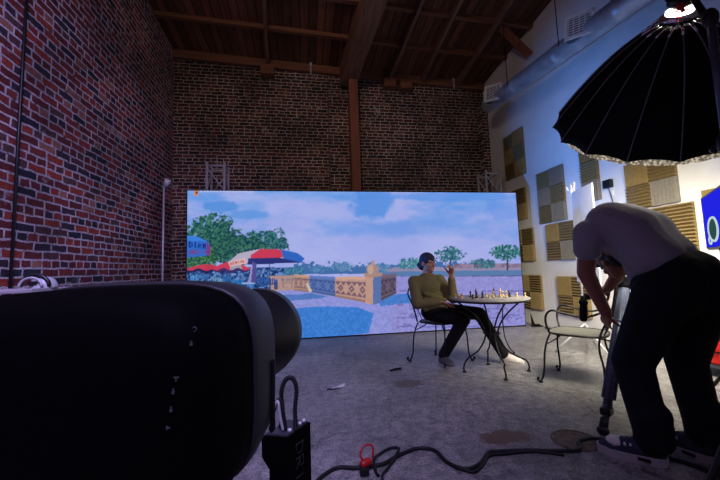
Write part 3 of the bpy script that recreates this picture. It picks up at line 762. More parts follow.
def chair(root, O, F, w, dpt, sz, feet_xy, arms, back_h, lean):
    """O seat centre, F facing; feet_xy: front-left, front-right, rear-left, rear-right (as seen sitting)"""
    F = n((F[0], F[1], 0)); Lf = V((-F.y, F.x, 0)); O = V((O[0], O[1], 0))
    at = lambda f, l, z: O+F*f+Lf*l+V((0, 0, z))
    # seat: rounded expanded-metal sheet inside a tube frame
    out = []
    for k in range(36):
        a = 2*pi*k/36; c_, s_ = math.cos(a), math.sin(a)
        e = 3.2; rr = (abs(c_)**e+abs(s_)**e)**(-1/e)
        out.append(at(c_*rr*dpt/2, s_*rr*w/2, sz))
    obj('seat', MB().prism([p-V((0, 0, .006)) for p in out], (0, 0, .01)), M['mesh_seat'], root)
    obj('seat_frame', MB().tube(out, .0095, 8, closed=True), M['iron'], root)
    corners = [at(dpt*.42, w*.44, sz), at(dpt*.42, -w*.44, sz), at(-dpt*.42, w*.44, sz), at(-dpt*.42, -w*.44, sz)]
    for i, (c, f) in enumerate(zip(corners, feet_xy)):
        fv = V((f[0], f[1], 0)); c0 = V((c.x, c.y, 0)); u = fv-c0
        o_ = (c0-O).normalized()
        b = MB()
        if i < 2 or not arms:
            pts = [c+V((0, 0, -.005)), c0+o_*.03+V((0, 0, sz-.06)), c0.lerp(fv, .25)+o_*.035+V((0, 0, sz*.62)), c0.lerp(fv, .7)+o_*.0+V((0, 0, sz*.3)), fv-o_*.02+V((0, 0, .07)), fv+V((0, 0, .022))]
            b.tube(spline(pts, 5), .0085); foot_curl(b, fv.x, fv.y, o_.x, o_.y)
            b.tube(spline([c+V((0, 0, -.09))+o_*.028, c-o_*.06+V((0, 0, -.05)), c-o_*.12+V((0, 0, -.004))], 4), .006)
        else:
            top = at(-dpt*.5-lean, .19*(1 if i == 2 else -1), back_h)
            pts = [top, at(-dpt*.5-lean*.6, (.22 if i == 2 else -.22), sz+.25), at(-dpt*.42, (w*.46 if i == 2 else -w*.46), sz+.03), c0.lerp(fv, .05)+F*.02+V((0, 0, sz*.75)), c0.lerp(fv, .35)+V((0, 0, sz*.42)), fv+V((0, 0, .012))]
            b.tube(spline(pts, 5), .0085); b.box((fv.x, fv.y, .006), (.028, .028, .012), bevel=.003)
        obj('leg', b, M['iron'], root)
    # back: hoop with inner bars
    if arms: tops = [at(-dpt*.5-lean, .19, back_h), at(-dpt*.5-lean, -.19, back_h)]
    b = MB()
    bz = sz if not arms else sz+.2
    hoop = [at(-dpt*.44, w*.46, sz), at(-dpt*.46-lean*.35, w*.47, sz+.18), at(-dpt*.5-lean*.85, w*.44, back_h-.1), at(-dpt*.5-lean*.98, w*.3, back_h-.02), at(-dpt*.5-lean, 0, back_h), at(-dpt*.5-lean*.98, -w*.3, back_h-.02), at(-dpt*.5-lean*.85, -w*.44, back_h-.1), at(-dpt*.46-lean*.35, -w*.47, sz+.18), at(-dpt*.44, -w*.46, sz)]
    if not arms: b.tube(spline(hoop, 5), .0095)
    else: b.tube(spline([tops[0], at(-dpt*.5-lean-.02, .1, back_h+.05), at(-dpt*.5-lean-.02, -.1, back_h+.05), tops[1]], 5), .0095)
    for l in (-.09, 0, .09): b.tube(spline([at(-dpt*.44, l, sz), at(-dpt*.5-lean*.5, l*1.1, sz+.2), at(-dpt*.5-lean, l*.9, back_h-.01+(.05 if arms else 0))], 4), .0055)
    obj('backrest', b, M['iron'], root)
    if arms:
        for sgn in (1, -1):
            l = sgn*(w*.47+.02)
            pts = [at(dpt*.42, sgn*w*.44, sz), at(dpt*.46, l, sz+.09), at(dpt*.44, l+sgn*.012, sz+.17), at(dpt*.33, l+sgn*.01, sz+.215), at(dpt*.1, l, sz+.19), at(-dpt*.2, l-sgn*.01, sz+.17), at(-dpt*.45, sgn*.225, sz+.21)]
            obj('armrest', MB().tube(spline(pts, 6), .0095), M['iron'], root)

SZ = .45
ch = thing('bistro_chair', 'black wrought iron bistro chair under the seated person in olive sweater', 'chair', (1.53, 3.72, 0), 'wrought iron chairs around the table')
chair(ch, (1.545, 3.735), (.55, -.83), .41, .41, SZ, [(1.86, 3.63), (1.46, 3.47), (1.57, 3.969), (1.196, 3.809)], False, .86, .12)
ch = thing('bistro_armchair', 'empty wrought iron armchair with grey mesh seat beside the standing man', 'chair', (2.5, 2.77, 0), 'wrought iron chairs around the table')
chair(ch, (2.49, 2.755), (-.62, .78), .44, .46, .44, [(2.123, 2.818), (2.50, 3.05), (2.50, 2.53), (2.84, 2.73)], True, .92, .1)

# chess pieces
def piece(kind):
    P_ = {'pawn': ([(0, 0), (.014, 0), (.014, .006), (.007, .014), (.005, .028), (.009, .03), (.0095, .036), (.006, .044), (0, .046)]),
          'rook': ([(0, 0), (.015, 0), (.015, .007), (.008, .016), (.007, .036), (.012, .04), (.012, .052), (.008, .052), (.008, .047), (0, .047)]),
          'bishop': ([(0, 0), (.015, 0), (.015, .007), (.008, .018), (.006, .044), (.011, .047), (.009, .058), (.004, .068), (0, .071)]),
          'king': ([(0, 0), (.017, 0), (.017, .008), (.009, .02), (.007, .056), (.012, .06), (.008, .064), (.011, .08), (.004, .084), (.004, .094), (0, .095)])}
    return MB().lathe(P_[kind], (0, 0, 0), seg=14)
spots = []
for i, (px_, kind, dark) in enumerate([(-.33, 'pawn', 0), (-.30, 'rook', 0), (-.265, 'pawn', 0), (-.19, 'pawn', 1), (-.16, 'bishop', 1), (-.135, 'king', 1), (-.105, 'rook', 1), (-.08, 'bishop', 1), (-.055, 'pawn', 1), (-.02, 'pawn', 0), (.01, 'pawn', 0), (.045, 'bishop', 0), (.08, 'king', 1), (.105, 'king', 0), (.13, 'pawn', 1), (.155, 'bishop', 0), (.185, 'rook', 0), (.215, 'pawn', 1), (.24, 'rook', 1), (.275, 'pawn', 0), (.305, 'pawn', 0), (.345, 'pawn', 0)]):
    spots.append((px_, (.07, -.03, .04, -.06, .1, 0)[i % 6], kind, dark))
ordn = ['first', 'second', 'third', 'fourth', 'fifth', 'sixth', 'seventh', 'eighth', 'ninth', 'tenth', 'eleventh', 'twelfth', 'thirteenth', 'fourteenth', 'fifteenth', 'sixteenth', 'seventeenth', 'eighteenth', 'nineteenth', 'twentieth', 'twenty-first', 'last']
protos = {}
rv = V((.986, -.164, 0)).normalized(); fv_ = V((.164, .986, 0))
for i, (a, d_, kind, dark) in enumerate(spots):
    p = V((TX, TY, TZ))+rv*a+fv_*d_
    key = (kind, dark)
    if key not in protos:
        o = obj('chess_'+kind, piece(kind), M['dark_chess' if dark else 'pale_chess'], None, (0, 0, 0)); protos[key] = o
    else:
        o = protos[key].copy(); C.objects.link(o)
    o.location = p
    tag(o, '%s chess %s on the bistro table, %s piece counted from its left end' % ('dark' if dark else 'pale wood', kind, ordn[i]), 'chess piece', 'chess pieces on the bistro table')

# ------------------------------------------------------------------ people
def capsule(bm, p0, r0, p1, r1, seg=14, flat=None):
    """tapered limb with round ends; flat=(axis, factor) squashes it across an axis"""
    p0, p1 = V(p0), V(p1); d = (p1-p0); L = d.length; z = d.normalized() if L > 1e-6 else V((0, 0, 1))
    x = z.orthogonal().normalized(); y = z.cross(x)
    rings = []
    prof = [(r0*math.sin(a), -r0*math.cos(a)) for a in (.15, .5, .9, 1.25)]+[(r0+(r1-r0)*s_, L*s_) for s_ in (0, .33, .66, 1)]+[(r1*math.cos(a), L+r1*math.sin(a)) for a in (.35, .7, 1.1, 1.42)]
    for r, h in prof:
        ring = []
        for k in range(seg):
            a = 2*pi*k/seg; q = p0+z*h+(x*math.cos(a)+y*math.sin(a))*r
            if flat:
                ax = V(flat[0]).normalized(); c = p0+z*max(0, min(L, h)); e = q-c; q = q-ax*e.dot(ax)*(1-flat[1])
            ring.append(bm.verts.new(q))
        rings.append(ring)
    for A, B in zip(rings, rings[1:]):
        for k in range(seg): bm.faces.new((A[k], A[(k+1) % seg], B[(k+1) % seg], B[k]))
    bm.faces.new(rings[0][::-1]); bm.faces.new(rings[-1])
def ellip(bm, c, r, R=None):
    b = bmesh.new(); bmesh.ops.create_uvsphere(b, u_segments=18, v_segments=12, radius=1)
    Mx = Matrix.Translation(V(c)) @ (R.to_4x4() if R else Matrix()) @ Matrix.Diagonal((r[0], r[1], r[2], 1))
    bmesh.ops.transform(b, matrix=Mx, verts=b.verts[:])
    mp = {v: bm.verts.new(v.co) for v in b.verts}
    for f in b.faces: bm.faces.new([mp[v] for v in f.verts])
    b.free()
def fuse(name, fill, mat, parent, voxel, smooth=4, fold=None):
    """one continuous skin grown over the overlapping volumes"""
    bm = bmesh.new(); fill(bm); bmesh.ops.recalc_face_normals(bm, faces=bm.faces[:])
    me = bpy.data.meshes.new('tmp'); bm.to_mesh(me); bm.free()
    o = bpy.data.objects.new('tmp', me); C.objects.link(o)
    rm = o.modifiers.new('r', 'REMESH'); rm.mode = 'VOXEL'; rm.voxel_size = voxel
    sm = o.modifiers.new('s', 'SMOOTH'); sm.factor = .5; sm.iterations = smooth
    dg = bpy.context.evaluated_depsgraph_get(); dg.update()
    me2 = bpy.data.meshes.new_from_object(o.evaluated_get(dg)); bpy.data.objects.remove(o)
    b2 = bmesh.new(); b2.from_mesh(me2); bpy.data.meshes.remove(me2)
    for f in b2.faces: f.smooth = True
    if fold: fold(b2)
    return obj(name, b2, mat, parent)
def frame(fwd, up):
    f = n(fwd); u = V(up); u = (u-f*u.dot(f)).normalized(); r = f.cross(u)   # r: the right-hand side of the face
    return f, u, r
def head(bm, c, fwd, up, s=1.0):
    """cranium, jaw, brow, nose, lips, ears; c is mid-head"""
    f, u, r = frame(fwd, up); c = V(c); R = Matrix((r, f, u)).transposed()
    P = lambda a, b_, d: c+r*a*s+f*b_*s+u*d*s
    ellip(bm, P(0, -.012, .03), (.074*s, .092*s, .085*s), R)
    ellip(bm, P(0, .018, -.035), (.060*s, .070*s, .078*s), R)
    ellip(bm, P(0, .058, -.085), (.028*s, .026*s, .024*s), R)
    capsule(bm, P(-.04, .066, .026), .015*s, P(.04, .066, .026), .015*s, 10)
    capsule(bm, P(0, .080, .015), .009*s, P(0, .102, -.022), .014*s, 10)
    for q in (-1, 1):
        ellip(bm, P(q*.042, .060, -.022), (.022*s, .022*s, .02*s), R)
        ellip(bm, P(q*.012, .094, -.026), (.010*s, .011*s, .008*s), R)
        ellip(bm, P(q*.076, -.006, -.008), (.010*s, .020*s, .032*s), R)
    capsule(bm, P(-.02, .078, -.053), .008*s, P(.02, .078, -.053), .008*s, 8)
    capsule(bm, P(-.016, .076, -.064), .009*s, P(.016, .076, -.064), .009*s, 8)
    return P
def hand(bm, wrist, dirv, palm_n, thumb_side, curl, s=1.0, spread=1.0):
    """palm, four bent fingers of unequal length, thumb leaving the side of the palm"""
    w = V(wrist); d = n(dirv); pn = V(palm_n); pn = (pn-d*pn.dot(d)).normalized(); x = d.cross(pn)*thumb_side
    for j in range(4):
        o_ = x*(.030-.020*j)*s
        capsule(bm, w+o_*.5+d*.005, .016*s, w+o_+d*.082*s, .0115*s, 10)
    lens = (.072, .080, .074, .058)
    for j in range(4):
        p = w+x*(.030-.020*j)*s*spread+d*.085*s; a = 0; L = lens[j]*s
        cj = curl[j] if isinstance(curl, (list, tuple)) else curl
        for sgm, q in enumerate((.45, .32, .23)):
            a += cj*(.7, 1, .7)[sgm]
            dd = d*math.cos(a)+pn*math.sin(a)
            e = p+dd*L*q
            capsule(bm, p, (.0095-.001*sgm)*s, e, (.0085-.001*sgm)*s, 8); p = e
    p = w+x*.030*s+d*.022*s
    for sgm, (L, a) in enumerate(((.040, .75), (.032, .45), (.024, .2))):
        dd = (d*math.cos(a)+x*math.sin(a)+pn*(.35+.25*sgm)).normalized(); e = p+dd*L*s
        capsule(bm, p, (.013-.0015*sgm)*s, e, (.0115-.0015*sgm)*s, 8); p = e
def shoe(bm, heel, toe, w=.046, h=.088):
    heel, toe = V(heel), V(toe); d = (toe-heel); L = d.length; d.normalize()
    up = V((0, 0, 1)); sd = d.cross(up)
    for k in range(9):
        t_ = k/8; wd = w*(.78+.30*math.sin(t_*pi*.85)); hh = h*(1.25-.75*t_**1.2)
        if k == 8: wd *= .75; hh *= .8
        ellip(bm, heel+d*(L*(.13+.74*t_))+up*(.022+hh*.45), (L*.11, wd, max(.024, hh*.62)), Matrix((d, sd, up)).transposed())
def sole(heel, toe, w=.05, z0=.002, z1=.028):
    heel, toe = V(heel), V(toe); d = toe-heel; L = d.length; d.normalize(); sd = d.cross(V((0, 0, 1)))
    out = []
    for k in range(28):
        a = 2*pi*k/28; c_, s_ = math.cos(a), math.sin(a)
        tt = .5-.5*c_; wd = w*(.82+.26*math.sin(tt*pi*.9))
        out.append(heel+d*L*tt+sd*(abs(s_)**.7*(1 if s_ > 0 else -1)*wd)+V((0, 0, z0)))
    return MB().prism(out, (0, 0, z1-z0))

# --- seated person
ps = thing('person', 'seated person in olive sweater, dark trousers and backwards dark cap at the chess table', 'person', (1.53, 3.7, 0))
pel = V((1.50, 3.745, .565)); F_ = n((.5, -.86, 0)); Rs = n((-.92, -.38, 0))
shR, shL = V((1.235, 3.69, .925)), V((1.615, 3.84, .925)); chest = V((1.43, 3.75, .86)); belly = V((1.47, 3.735, .68))
elR, wrR = V((1.21, 3.52, .685)), V((1.44, 3.44, .700)); elL, wrL = V((1.665, 3.60, .715)), V((1.642, 3.56, .975))
knR, anR = V((1.68, 3.405, .505)), V((1.485, 3.545, .105)); knL, anL = V((1.96, 3.57, .535)), V((2.125, 3.405, .105))
hipR, hipL = pel+V((-.085, -.03, .0)), pel+V((.085, .04, .0))
neck = V((1.43, 3.755, .985)); hd = V((1.435, 3.735, 1.13)); hf = (.42, -.90, -.05)
htR, ttR = V((1.465, 3.60, 0)), V((1.52, 3.37, 0)); htL, ttL = V((2.09, 3.45, 0)), V((2.29, 3.275, 0))
hold = {}
def fill(bm):
    hold['P'] = head(bm, hd, hf, (.02, .0, 1), .98)
    capsule(bm, neck-V((0, 0, .03)), .055, hd+V((-.005, .012, -.05)), .052)
    ellip(bm, chest, (.15, .11, .17)); ellip(bm, belly, (.13, .11, .15)); ellip(bm, pel, (.15, .13, .09))
    for a, b_, r0, r1 in ((shR, elR, .048, .04), (elR, wrR, .038, .027), (shL, elL, .048, .04), (elL, wrL, .038, .027), (hipR, knR, .075, .053), (knR, anR, .05, .036), (hipL, knL, .075, .053), (knL, anL, .05, .036)): capsule(bm, a, r0, b_, r1)
    capsule(bm, shR, .05, shL, .05)
    capsule(bm, anR, .036, V((1.495, 3.48, .045)), .024); capsule(bm, anL, .036, V((2.18, 3.37, .045)), .024)
    hand(bm, wrR, (.93, -.2, -.22), (-.1, -.35, -1), -1, .28)
    hand(bm, wrL, (.05, -.12, 1), (-.9, -.3, .1), -1, [.55, .95, 1.1, 1.2])
body = fuse('body', fill, M['skin'], ps, .0065, 2)
P = hold['P']
b = MB()
for q in (-1, 1): b.ball(P(q*.030, .072, .006), (.008, .006, .004), seg=10)
obj('eyes', b, M['eye'], ps)
def fill(bm):
    f, u, r = frame(hf, (.02, 0, 1)); R = Matrix((r, f, u)).transposed()
    ellip(bm, P(0, -.016, .045), (.083, .100, .088), R)
    ellip(bm, P(0, -.055, .0), (.078, .060, .075), R)
    ellip(bm, P(0, .035, .066), (.066, .05, .04), R)
obj_cap = fuse('cap', fill, M['navy_knit'], ps, .008, 2); tag(obj_cap, 'dark cap worn backwards')
b = MB(); f, u, r = frame(hf, (.02, 0, 1))
ring = []
for k in range(9):
    a = pi*(k/8); ring.append(P(.075*math.cos(a), -.085-.065*math.sin(a), .0-.05*math.sin(a)))
b.prism(ring, tuple(u*.008)); obj('cap_brim', b, M['black_cloth'], obj_cap)
def fill(bm):
    ellip(bm, P(0, -.075, -.035), (.07, .04, .055), None)
fuse('hair', fill, M['hair'], ps, .008, 2)
def fill(bm):
    ellip(bm, chest+V((.0, 0, -.01)), (.185, .135, .175), Matrix.Rotation(.40, 3, 'Z')); ellip(bm, belly, (.165, .135, .17), Matrix.Rotation(.40, 3, 'Z'))
    ellip(bm, belly+F_*.05+V((0, 0, -.03)), (.12, .1, .1), Matrix.Rotation(.40, 3, 'Z')); ellip(bm, pel+V((0, 0, .05)), (.168, .142, .08), Matrix.Rotation(.40, 3, 'Z'))
    capsule(bm, shR, .066, shL, .066); capsule(bm, neck-V((0, 0, .035)), .068, neck-V((0, 0, .01)), .06)
    capsule(bm, shR, .068, elR, .058); capsule(bm, elR, .057, elR.lerp(wrR, .92), .040)
    capsule(bm, shL, .068, elL, .058); capsule(bm, elL, .057, elL.lerp(wrL, .86), .042)
    for a_, b_, t_, r_ in ((shR, elR, .8, .061), (elR, wrR, .12, .060), (elL, wrL, .10, .060), (shL, elL, .85, .062)):
        q = a_.lerp(b_, t_); capsule(bm, q+V((.02, -.01, .012)), r_*.75, q+V((-.02, .0, -.012)), r_*.75)
    for k in range(4): capsule(bm, belly+V((-.12, -.10+.01*k, .10-.06*k)), .028, belly+V((.10, -.115-.006*k, .02-.045*k)), .026)
tag(fuse('sweater', fill, M['olive'], ps, .0085, 3), 'olive green long-sleeved sweater')
def fill(bm):
    ellip(bm, pel, (.172, .152, .098), Matrix.Rotation(.40, 3, 'Z'))
    for a, b_, r0, r1 in ((hipR, knR, .098, .074), (knR, knR.lerp(anR, .98), .072, .058), (hipL, knL, .098, .074), (knL, knL.lerp(anL, .98), .072, .058)): capsule(bm, a, r0, b_, r1)
tag(fuse('trousers', fill, M['black_cloth'], ps, .009, 3), 'dark trousers')
for h_, t_, mt, lab in ((htR, ttR, 'shoe_grey', 'grey sneaker'), (htL, ttL, 'shoe_white', 'white sneaker')):
    s_ = fuse('shoe', lambda bm: shoe(bm, h_, t_), M[mt], ps, .007, 2); tag(s_, lab)
    obj('sole', sole(h_, t_), M['sole'], s_)

# --- standing man bending over the tripod
pm = thing('person', 'standing man in grey T-shirt and dark jeans bending forward over a camera tripod', 'person', (2.02, 1.62, 0))
pel = V((2.085, 1.545, .93)); sho = V((2.03, 1.93, 1.285)); shL, shR = V((1.845, 1.885, 1.275)), V((2.21, 1.95, 1.28))
waist = V((2.07, 1.62, 1.07)); mid = V((2.06, 1.73, 1.265)); chest = V((2.03, 1.85, 1.335))
hd = V((2.215, 2.075, 1.075)); hf = (.12, .62, -.78); hu = (.1, .75, .62)
elL, wrL = V((1.875, 1.965, 1.015)), V((1.985, 1.95, .745)); elR, wrR = V((2.34, 2.10, 1.06)), V((2.30, 2.22, .88))
hipL, hipR = pel+V((-.10, .02, -.02)), pel+V((.09, -.01, -.02))
knL, anL = V((1.875, 1.70, .50)), V((1.835, 1.585, .11)); knR, anR = V((2.185, 1.65, .50)), V((2.14, 1.555, .11))
htL, ttL = V((1.872, 1.545, 0)), V((1.655, 1.772, 0)); htR, ttR = V((2.125, 1.495, 0)), V((2.035, 1.79, 0))
def fill(bm):
    hold['Q'] = head(bm, hd, hf, hu, 1.0)
    capsule(bm, sho+V((.04, .04, 0)), .06, hd+V((-.01, -.03, .06)), .055)
    capsule(bm, pel, .11, waist, .11); capsule(bm, waist, .11, chest, .12)
    capsule(bm, shL, .055, shR, .055)
    for a, b_, r0, r1 in ((shL, elL, .062, .054), (elL, wrL, .054, .036), (shR, elR, .06, .052), (elR, wrR, .052, .034), (hipL, knL, .09, .06), (knL, anL, .058, .038), (hipR, knR, .09, .06), (knR, anR, .058, .038)): capsule(bm, a, r0, b_, r1)
    for an, tt in ((anL, ttL), (anR, ttR)): capsule(bm, an, .04, an.lerp(tt, .55)+V((0, 0, -.01)), .03)
    hand(bm, wrL, (.35, .45, -.8), (.9, -.1, .3), 1, .35)
    hand(bm, wrR, (-.25, .75, -.5), (-.5, .1, -.8), -1, .5)
fuse('body', fill, M['skin_tan'], pm, .008, 2)
P = hold['Q']
b = MB()
for q in (-1, 1): b.ball(P(q*.030, .074, .006), (.011, .009, .006), seg=10)
obj('eyes', b, M['eye'], pm)
def fill(bm):
    f, u, r = frame(hf, hu); R = Matrix((r, f, u)).transposed()
    ellip(bm, P(0, -.02, .04), (.084, .102, .092), R); ellip(bm, P(0, -.05, -.01), (.078, .06, .08), R)
fuse('hair', fill, M['hair'], pm, .008, 2)
def fill(bm):
    tor = [(waist+V((-.005, .0, .035)), .150), (waist.lerp(mid, .5)+V((-.01, .01, .01)), .155), (mid, .155), (chest, .155), (sho+V((0, -.01, 0)), .13)]
    for (a, r0), (b_, r1) in zip(tor, tor[1:]):
        for q in (-.5, .5):
            s_ = V((q*.13, q*.03, 0)); capsule(bm, a+s_, r0*.9, b_+s_, r1*.9)
    capsule(bm, shL+V((.03, 0, .01)), .088, shR+V((-.03, 0, .01)), .088); capsule(bm, sho+V((.02, .03, 0)), .085, sho+V((.07, .075, -.03)), .07)
    capsule(bm, shL, .092, shL.lerp(elL, .40), .084); capsule(bm, shR, .092, shR.lerp(elR, .45), .082)
    # cloth hanging loose under the belly and folds from the armpit
    capsule(bm, waist+V((-.07, .06, -.09)), .075, mid+V((-.06, .03, -.10)), .07)
    for k in range(5):
        a = V((1.93+.0*k, 1.83-.05*k, 1.23-.035*k)); capsule(bm, a+V((-.04, .02, -.02)), .020, V((1.915+.02*k, 1.70-.03*k, 1.06-.01*k)), .017)
tag(fuse('t_shirt', fill, M['tee'], pm, .011, 4), 'grey short-sleeved T-shirt')
def fill(bm):
    for q in (-1, 1): capsule(bm, pel+V((q*.07, q*-.005, -.03)), .148, pel+V((q*.055+.01, .0, .065)), .146)
    capsule(bm, pel+V((-.07, .09, .0)), .12, pel+V((.06, .09, .03)), .12)
    for a, b_, r0, r1 in ((hipL, knL, .142, .102), (knL, knL.lerp(anL, .95), .100, .082), (hipR, knR, .142, .100), (knR, knR.lerp(anR, .95), .098, .082)): capsule(bm, a, r0, b_, r1)
    for an in (anL, anR):
        for k in range(3): capsule(bm, an+V((-.012, .012, .0+.06*k)), .076, an+V((.012, -.01, .02+.06*k)), .077)
tag(fuse('jeans', fill, M['jeans'], pm, .012, 4), 'very dark blue jeans')
for h_, t_ in ((htL, ttL), (htR, ttR)):
    s_ = fuse('shoe', lambda bm: shoe(bm, h_, t_, .052, .095), M['navy_knit'], pm, .007, 2); tag(s_, 'dark and white running shoe')
    so_ = MB(); obj('sole', sole(h_, t_, .056, .002, .045), M['sole'], s_)
    d_ = (t_-h_).normalized(); sd = d_.cross(V((0, 0, 1)))
    b = MB(); b.ball(h_.lerp(t_, .70)+V((0, 0, .072)), (.05, .05, .028))
    for q in (.5, .58, .66): b.tube([h_.lerp(t_, q)+sd*.05+V((0, 0, .085)), h_.lerp(t_, q)+V((0, 0, .112-.04*(q-.5)*5)), h_.lerp(t_, q)-sd*.05+V((0, 0, .085))], .006)
    obj('shoe_tongue', b, M['shoe_white'], s_)
    for q in (-1, 1): obj('side_stripe', MB().tube([h_.lerp(t_, .25)+sd*.058*q+V((0, 0, .03)), h_.lerp(t_, .42)+sd*.06*q+V((0, 0, .034))], .008), M['matte_black'], s_)

# ------------------------------------------------------------------ camera tripod in front of the standing man
tp = V((2.52, 2.28, .90))
t = thing('tripod', 'dark video tripod with a grip handle in front of the bending man', 'tripod', (2.52, 2.28, 0))
for e, w in (((1.835, 1.905, 0), 1), ((2.82, 1.95, 0), 1), ((3.0, 2.72, 0), 1)):
    e = V(e); d = e-tp; s_ = d.cross(V((0, 0, 1))).normalized()*.024
    b = MB().tube([tp+s_*.6, tp+d*.80+s_*.9], .020).tube([tp-s_*.6, tp+d*.80-s_*.9], .020).tube([tp, tp+d*.84], .026).tube([tp+d*.5, tp+d*.97], .019)
    for q in (.3, .62): b.box(tp+d*q, (.05, .05, .035), Matrix.Rotation(math.atan2(d.y, d.x), 3, 'Z'), bevel=.006)
    lg = obj('leg', b, M['blueish'], t)
    obj('rubber_foot', MB().ball(e+V((0, 0, .026)), (.035, .035, .026)).tube([e+V((0, 0, .03))-d*.0, e+V((0, 0, .03))-d*.06], .024), M['black_rubber'], lg)
    obj('spreader_clamp', MB().box(e-d*.13, (.075, .06, .045), Matrix.Rotation(math.atan2(d.y, d.x), 3, 'Z'), bevel=.008), M['black_plastic'], lg)
obj('tripod_head', MB().lathe([(0, 0), (.05, 0), (.055, .03), (.045, .06), (.05, .07), (.05, .11), (0, .11)], tp-V((0, 0, .03))).box(tp+V((0, 0, .1)), (.10, .07, .03), bevel=.006), M['black_plastic'], t)
h = obj('pan_handle', MB().tube([tp+V((-.03, -.02, .03)), (2.14, 2.2, .815), (2.065, 2.19, .83)], .009).ball((2.085, 2.19, .83), (.032, .026, .028)).box((2.115, 2.195, .83), (.05, .035, .03), bevel=.006), M['black_plastic'], t)
b = MB().lathe([(0, 0), (.017, .004), (.026, .02), (.027, .09), (.023, .125), (.03, .135), (.03, .15), (.02, .165), (.018, .19), (0, .195)], (2.030, 2.19, .645), (.10, 0, 1), 18)
obj('handle_grip', b, M['black_rubber'], h)
t = thing('video_camera', 'small black video camera on the tripod, under the head of the bending man', 'camera', tuple(tp+V((0, 0, .115))))
b = MB().box(tp+V((.0, .0, .18)), (.11, .17, .12), Matrix.Rotation(.5, 3, 'Z'), bevel=.012); obj('camera_body', b, M['black_plastic'], t)
obj('lens', MB().lathe([(0, 0), (.036, 0), (.036, .05), (.042, .055), (.045, .11), (.038, .11), (.034, .09), (0, .085)], tp+V((-.03, .07, .18)), (-.48, .88, 0), 24), M['black_rubber'], t)
obj('top_handle', MB().tube(spline([tp+V((.03, -.06, .235)), tp+V((.03, -.05, .29)), tp+V((-.03, .06, .29)), tp+V((-.03, .07, .235))], 4), .011), M['black_plastic'], t)
obj('viewfinder', MB().box(tp+V((-.10, -.01, .20)), (.09, .03, .065), Matrix.Rotation(.5, 3, 'Z'), bevel=.006), M['black_plastic'], t)

# white foam board on a small stand
t = thing('foam_board', 'upright white foam board with a clamp, left of the bending man', 'reflector board', (3.06, 3.17, 0))
bl, br = V((3.18, 3.47, 0)), V((2.99, 2.97, 0))
b = MB().prism([bl+V((0, 0, .85)), br+V((0, 0, .84)), br+V((.03, .02, 1.92)), bl+V((.05, .02, 1.93))], (.011, -.005, 0)); obj('board_sheet', b, M['board'], t)
c = V((3.23, 3.48, 1.945))
k_ = obj('clamp', MB().tube([c+V((0, 0, -.05)), c+V((0, 0, .03)), c+V((.01, .02, .09))], .011).tube([c+V((0, -.03, -.04)), c+V((.0, -.04, .06)), c+V((0, -.05, .10))], .010).ball(c, .022).tube([c+V((-.02, .03, .01)), c+V((-.03, .05, .06))], .009), M['white_plastic'], t)
obj('stand_pole', MB().tube([(3.26, 3.50, .03), (3.26, 3.50, 1.94)], .012), M['alu'], t)
for a in (.5, 2.6, 4.7): obj('stand_leg', MB().tube([(3.26, 3.50, .35), (3.26+.33*math.cos(a), 3.50+.33*math.sin(a), .015)], .011), M['alu'], t)
t = thing('work_lamp_stand', 'low pale folding stand with white clips behind the empty armchair', 'stand', (3.15, 2.95, 0))
for a in (0.2, 1.9, 3.9): obj('leg', MB().tube([(3.05, 2.72, .62), (3.05+.22*math.cos(a), 2.72+.22*math.sin(a), .012)], .011), M['white_plastic'], t)
obj('column', MB().tube([(3.05, 2.72, .40), (3.05, 2.72, .86)], .017), M['white_plastic'], t)
obj('cross_bar', MB().tube([(2.86, 2.80, .40), (3.24, 2.64, .40)], .008), M['white_plastic'], t)

# blue monitor on a stand at the right edge
ml, mr = V((3.108, 2.10, 0)), V((2.68, 1.70, 0)); md = (mr-ml).normalized(); mn = V((md.y, -md.x, 0))
if mn.dot(V((-1, .2, 0))) < 0: mn = -mn
t = thing('monitor', 'bright blue monitor with a round white emblem at the right edge of the picture', 'monitor', (3.0, 2.0, 0))
z0, z1 = 1.165, 1.545
b = MB().prism([ml-md*.012+V((0, 0, z0-.012)), mr+md*.012+V((0, 0, z0-.012)), mr+md*.012+V((0, 0, z1+.012)), ml-md*.012+V((0, 0, z1+.012))], -mn*.05); obj('monitor_case', b, M['black_plastic'], t)
M['blue_screen'] = emit('blue_screen', srgb(34, 36, 226), 1.0)
sc_ = obj('screen', MB().quad(ml+mn*.002+V((0, 0, z0)), mr+mn*.002+V((0, 0, z0)), mr+mn*.002+V((0, 0, z1)), ml+mn*.002+V((0, 0, z1)), 0), M['blue_screen'], t)
M['emblem'] = emit('emblem_white', srgb(200, 224, 220), .9)
M['emblem_dark'] = emit('emblem_green', srgb(60, 96, 96), .6)
mc = ml.lerp(mr, .50)+mn*.004+V((0, 0, 1.29)); ex = md; ez = V((0, 0, 1))
b = MB()
b.tube([mc+ex*.135*math.cos(a)+ez*.085*math.sin(a) for a in [2*pi*k/30 for k in range(30)]], .008, 6, closed=True)
b.tube([mc+ex*(-.12+.04*math.cos(a))+ez*(-.075+.028*math.sin(a)) for a in [2*pi*k/16 for k in range(16)]], .006, 6, closed=True)
obj('emblem', b, M['emblem'], sc_)
obj('emblem_centre', MB().prism([mc+ex*.12*math.cos(a)+ez*.075*math.sin(a) for a in [2*pi*k/30 for k in range(30)]], mn*.001), M['emblem_dark'], sc_)
m0 = ml.lerp(mr, .5)-mn*.03
obj('pole', MB().tube([m0+V((0, 0, .25)), m0+V((0, 0, z0+.05))], .018), M['black_plastic'], t)
for a in (1.3, 3.4, 5.5):
    e = m0+V((.3*math.cos(a), .3*math.sin(a), .015)); obj('leg', MB().tube([m0+V((0, 0, .4)), e], .012), M['black_plastic'], t)

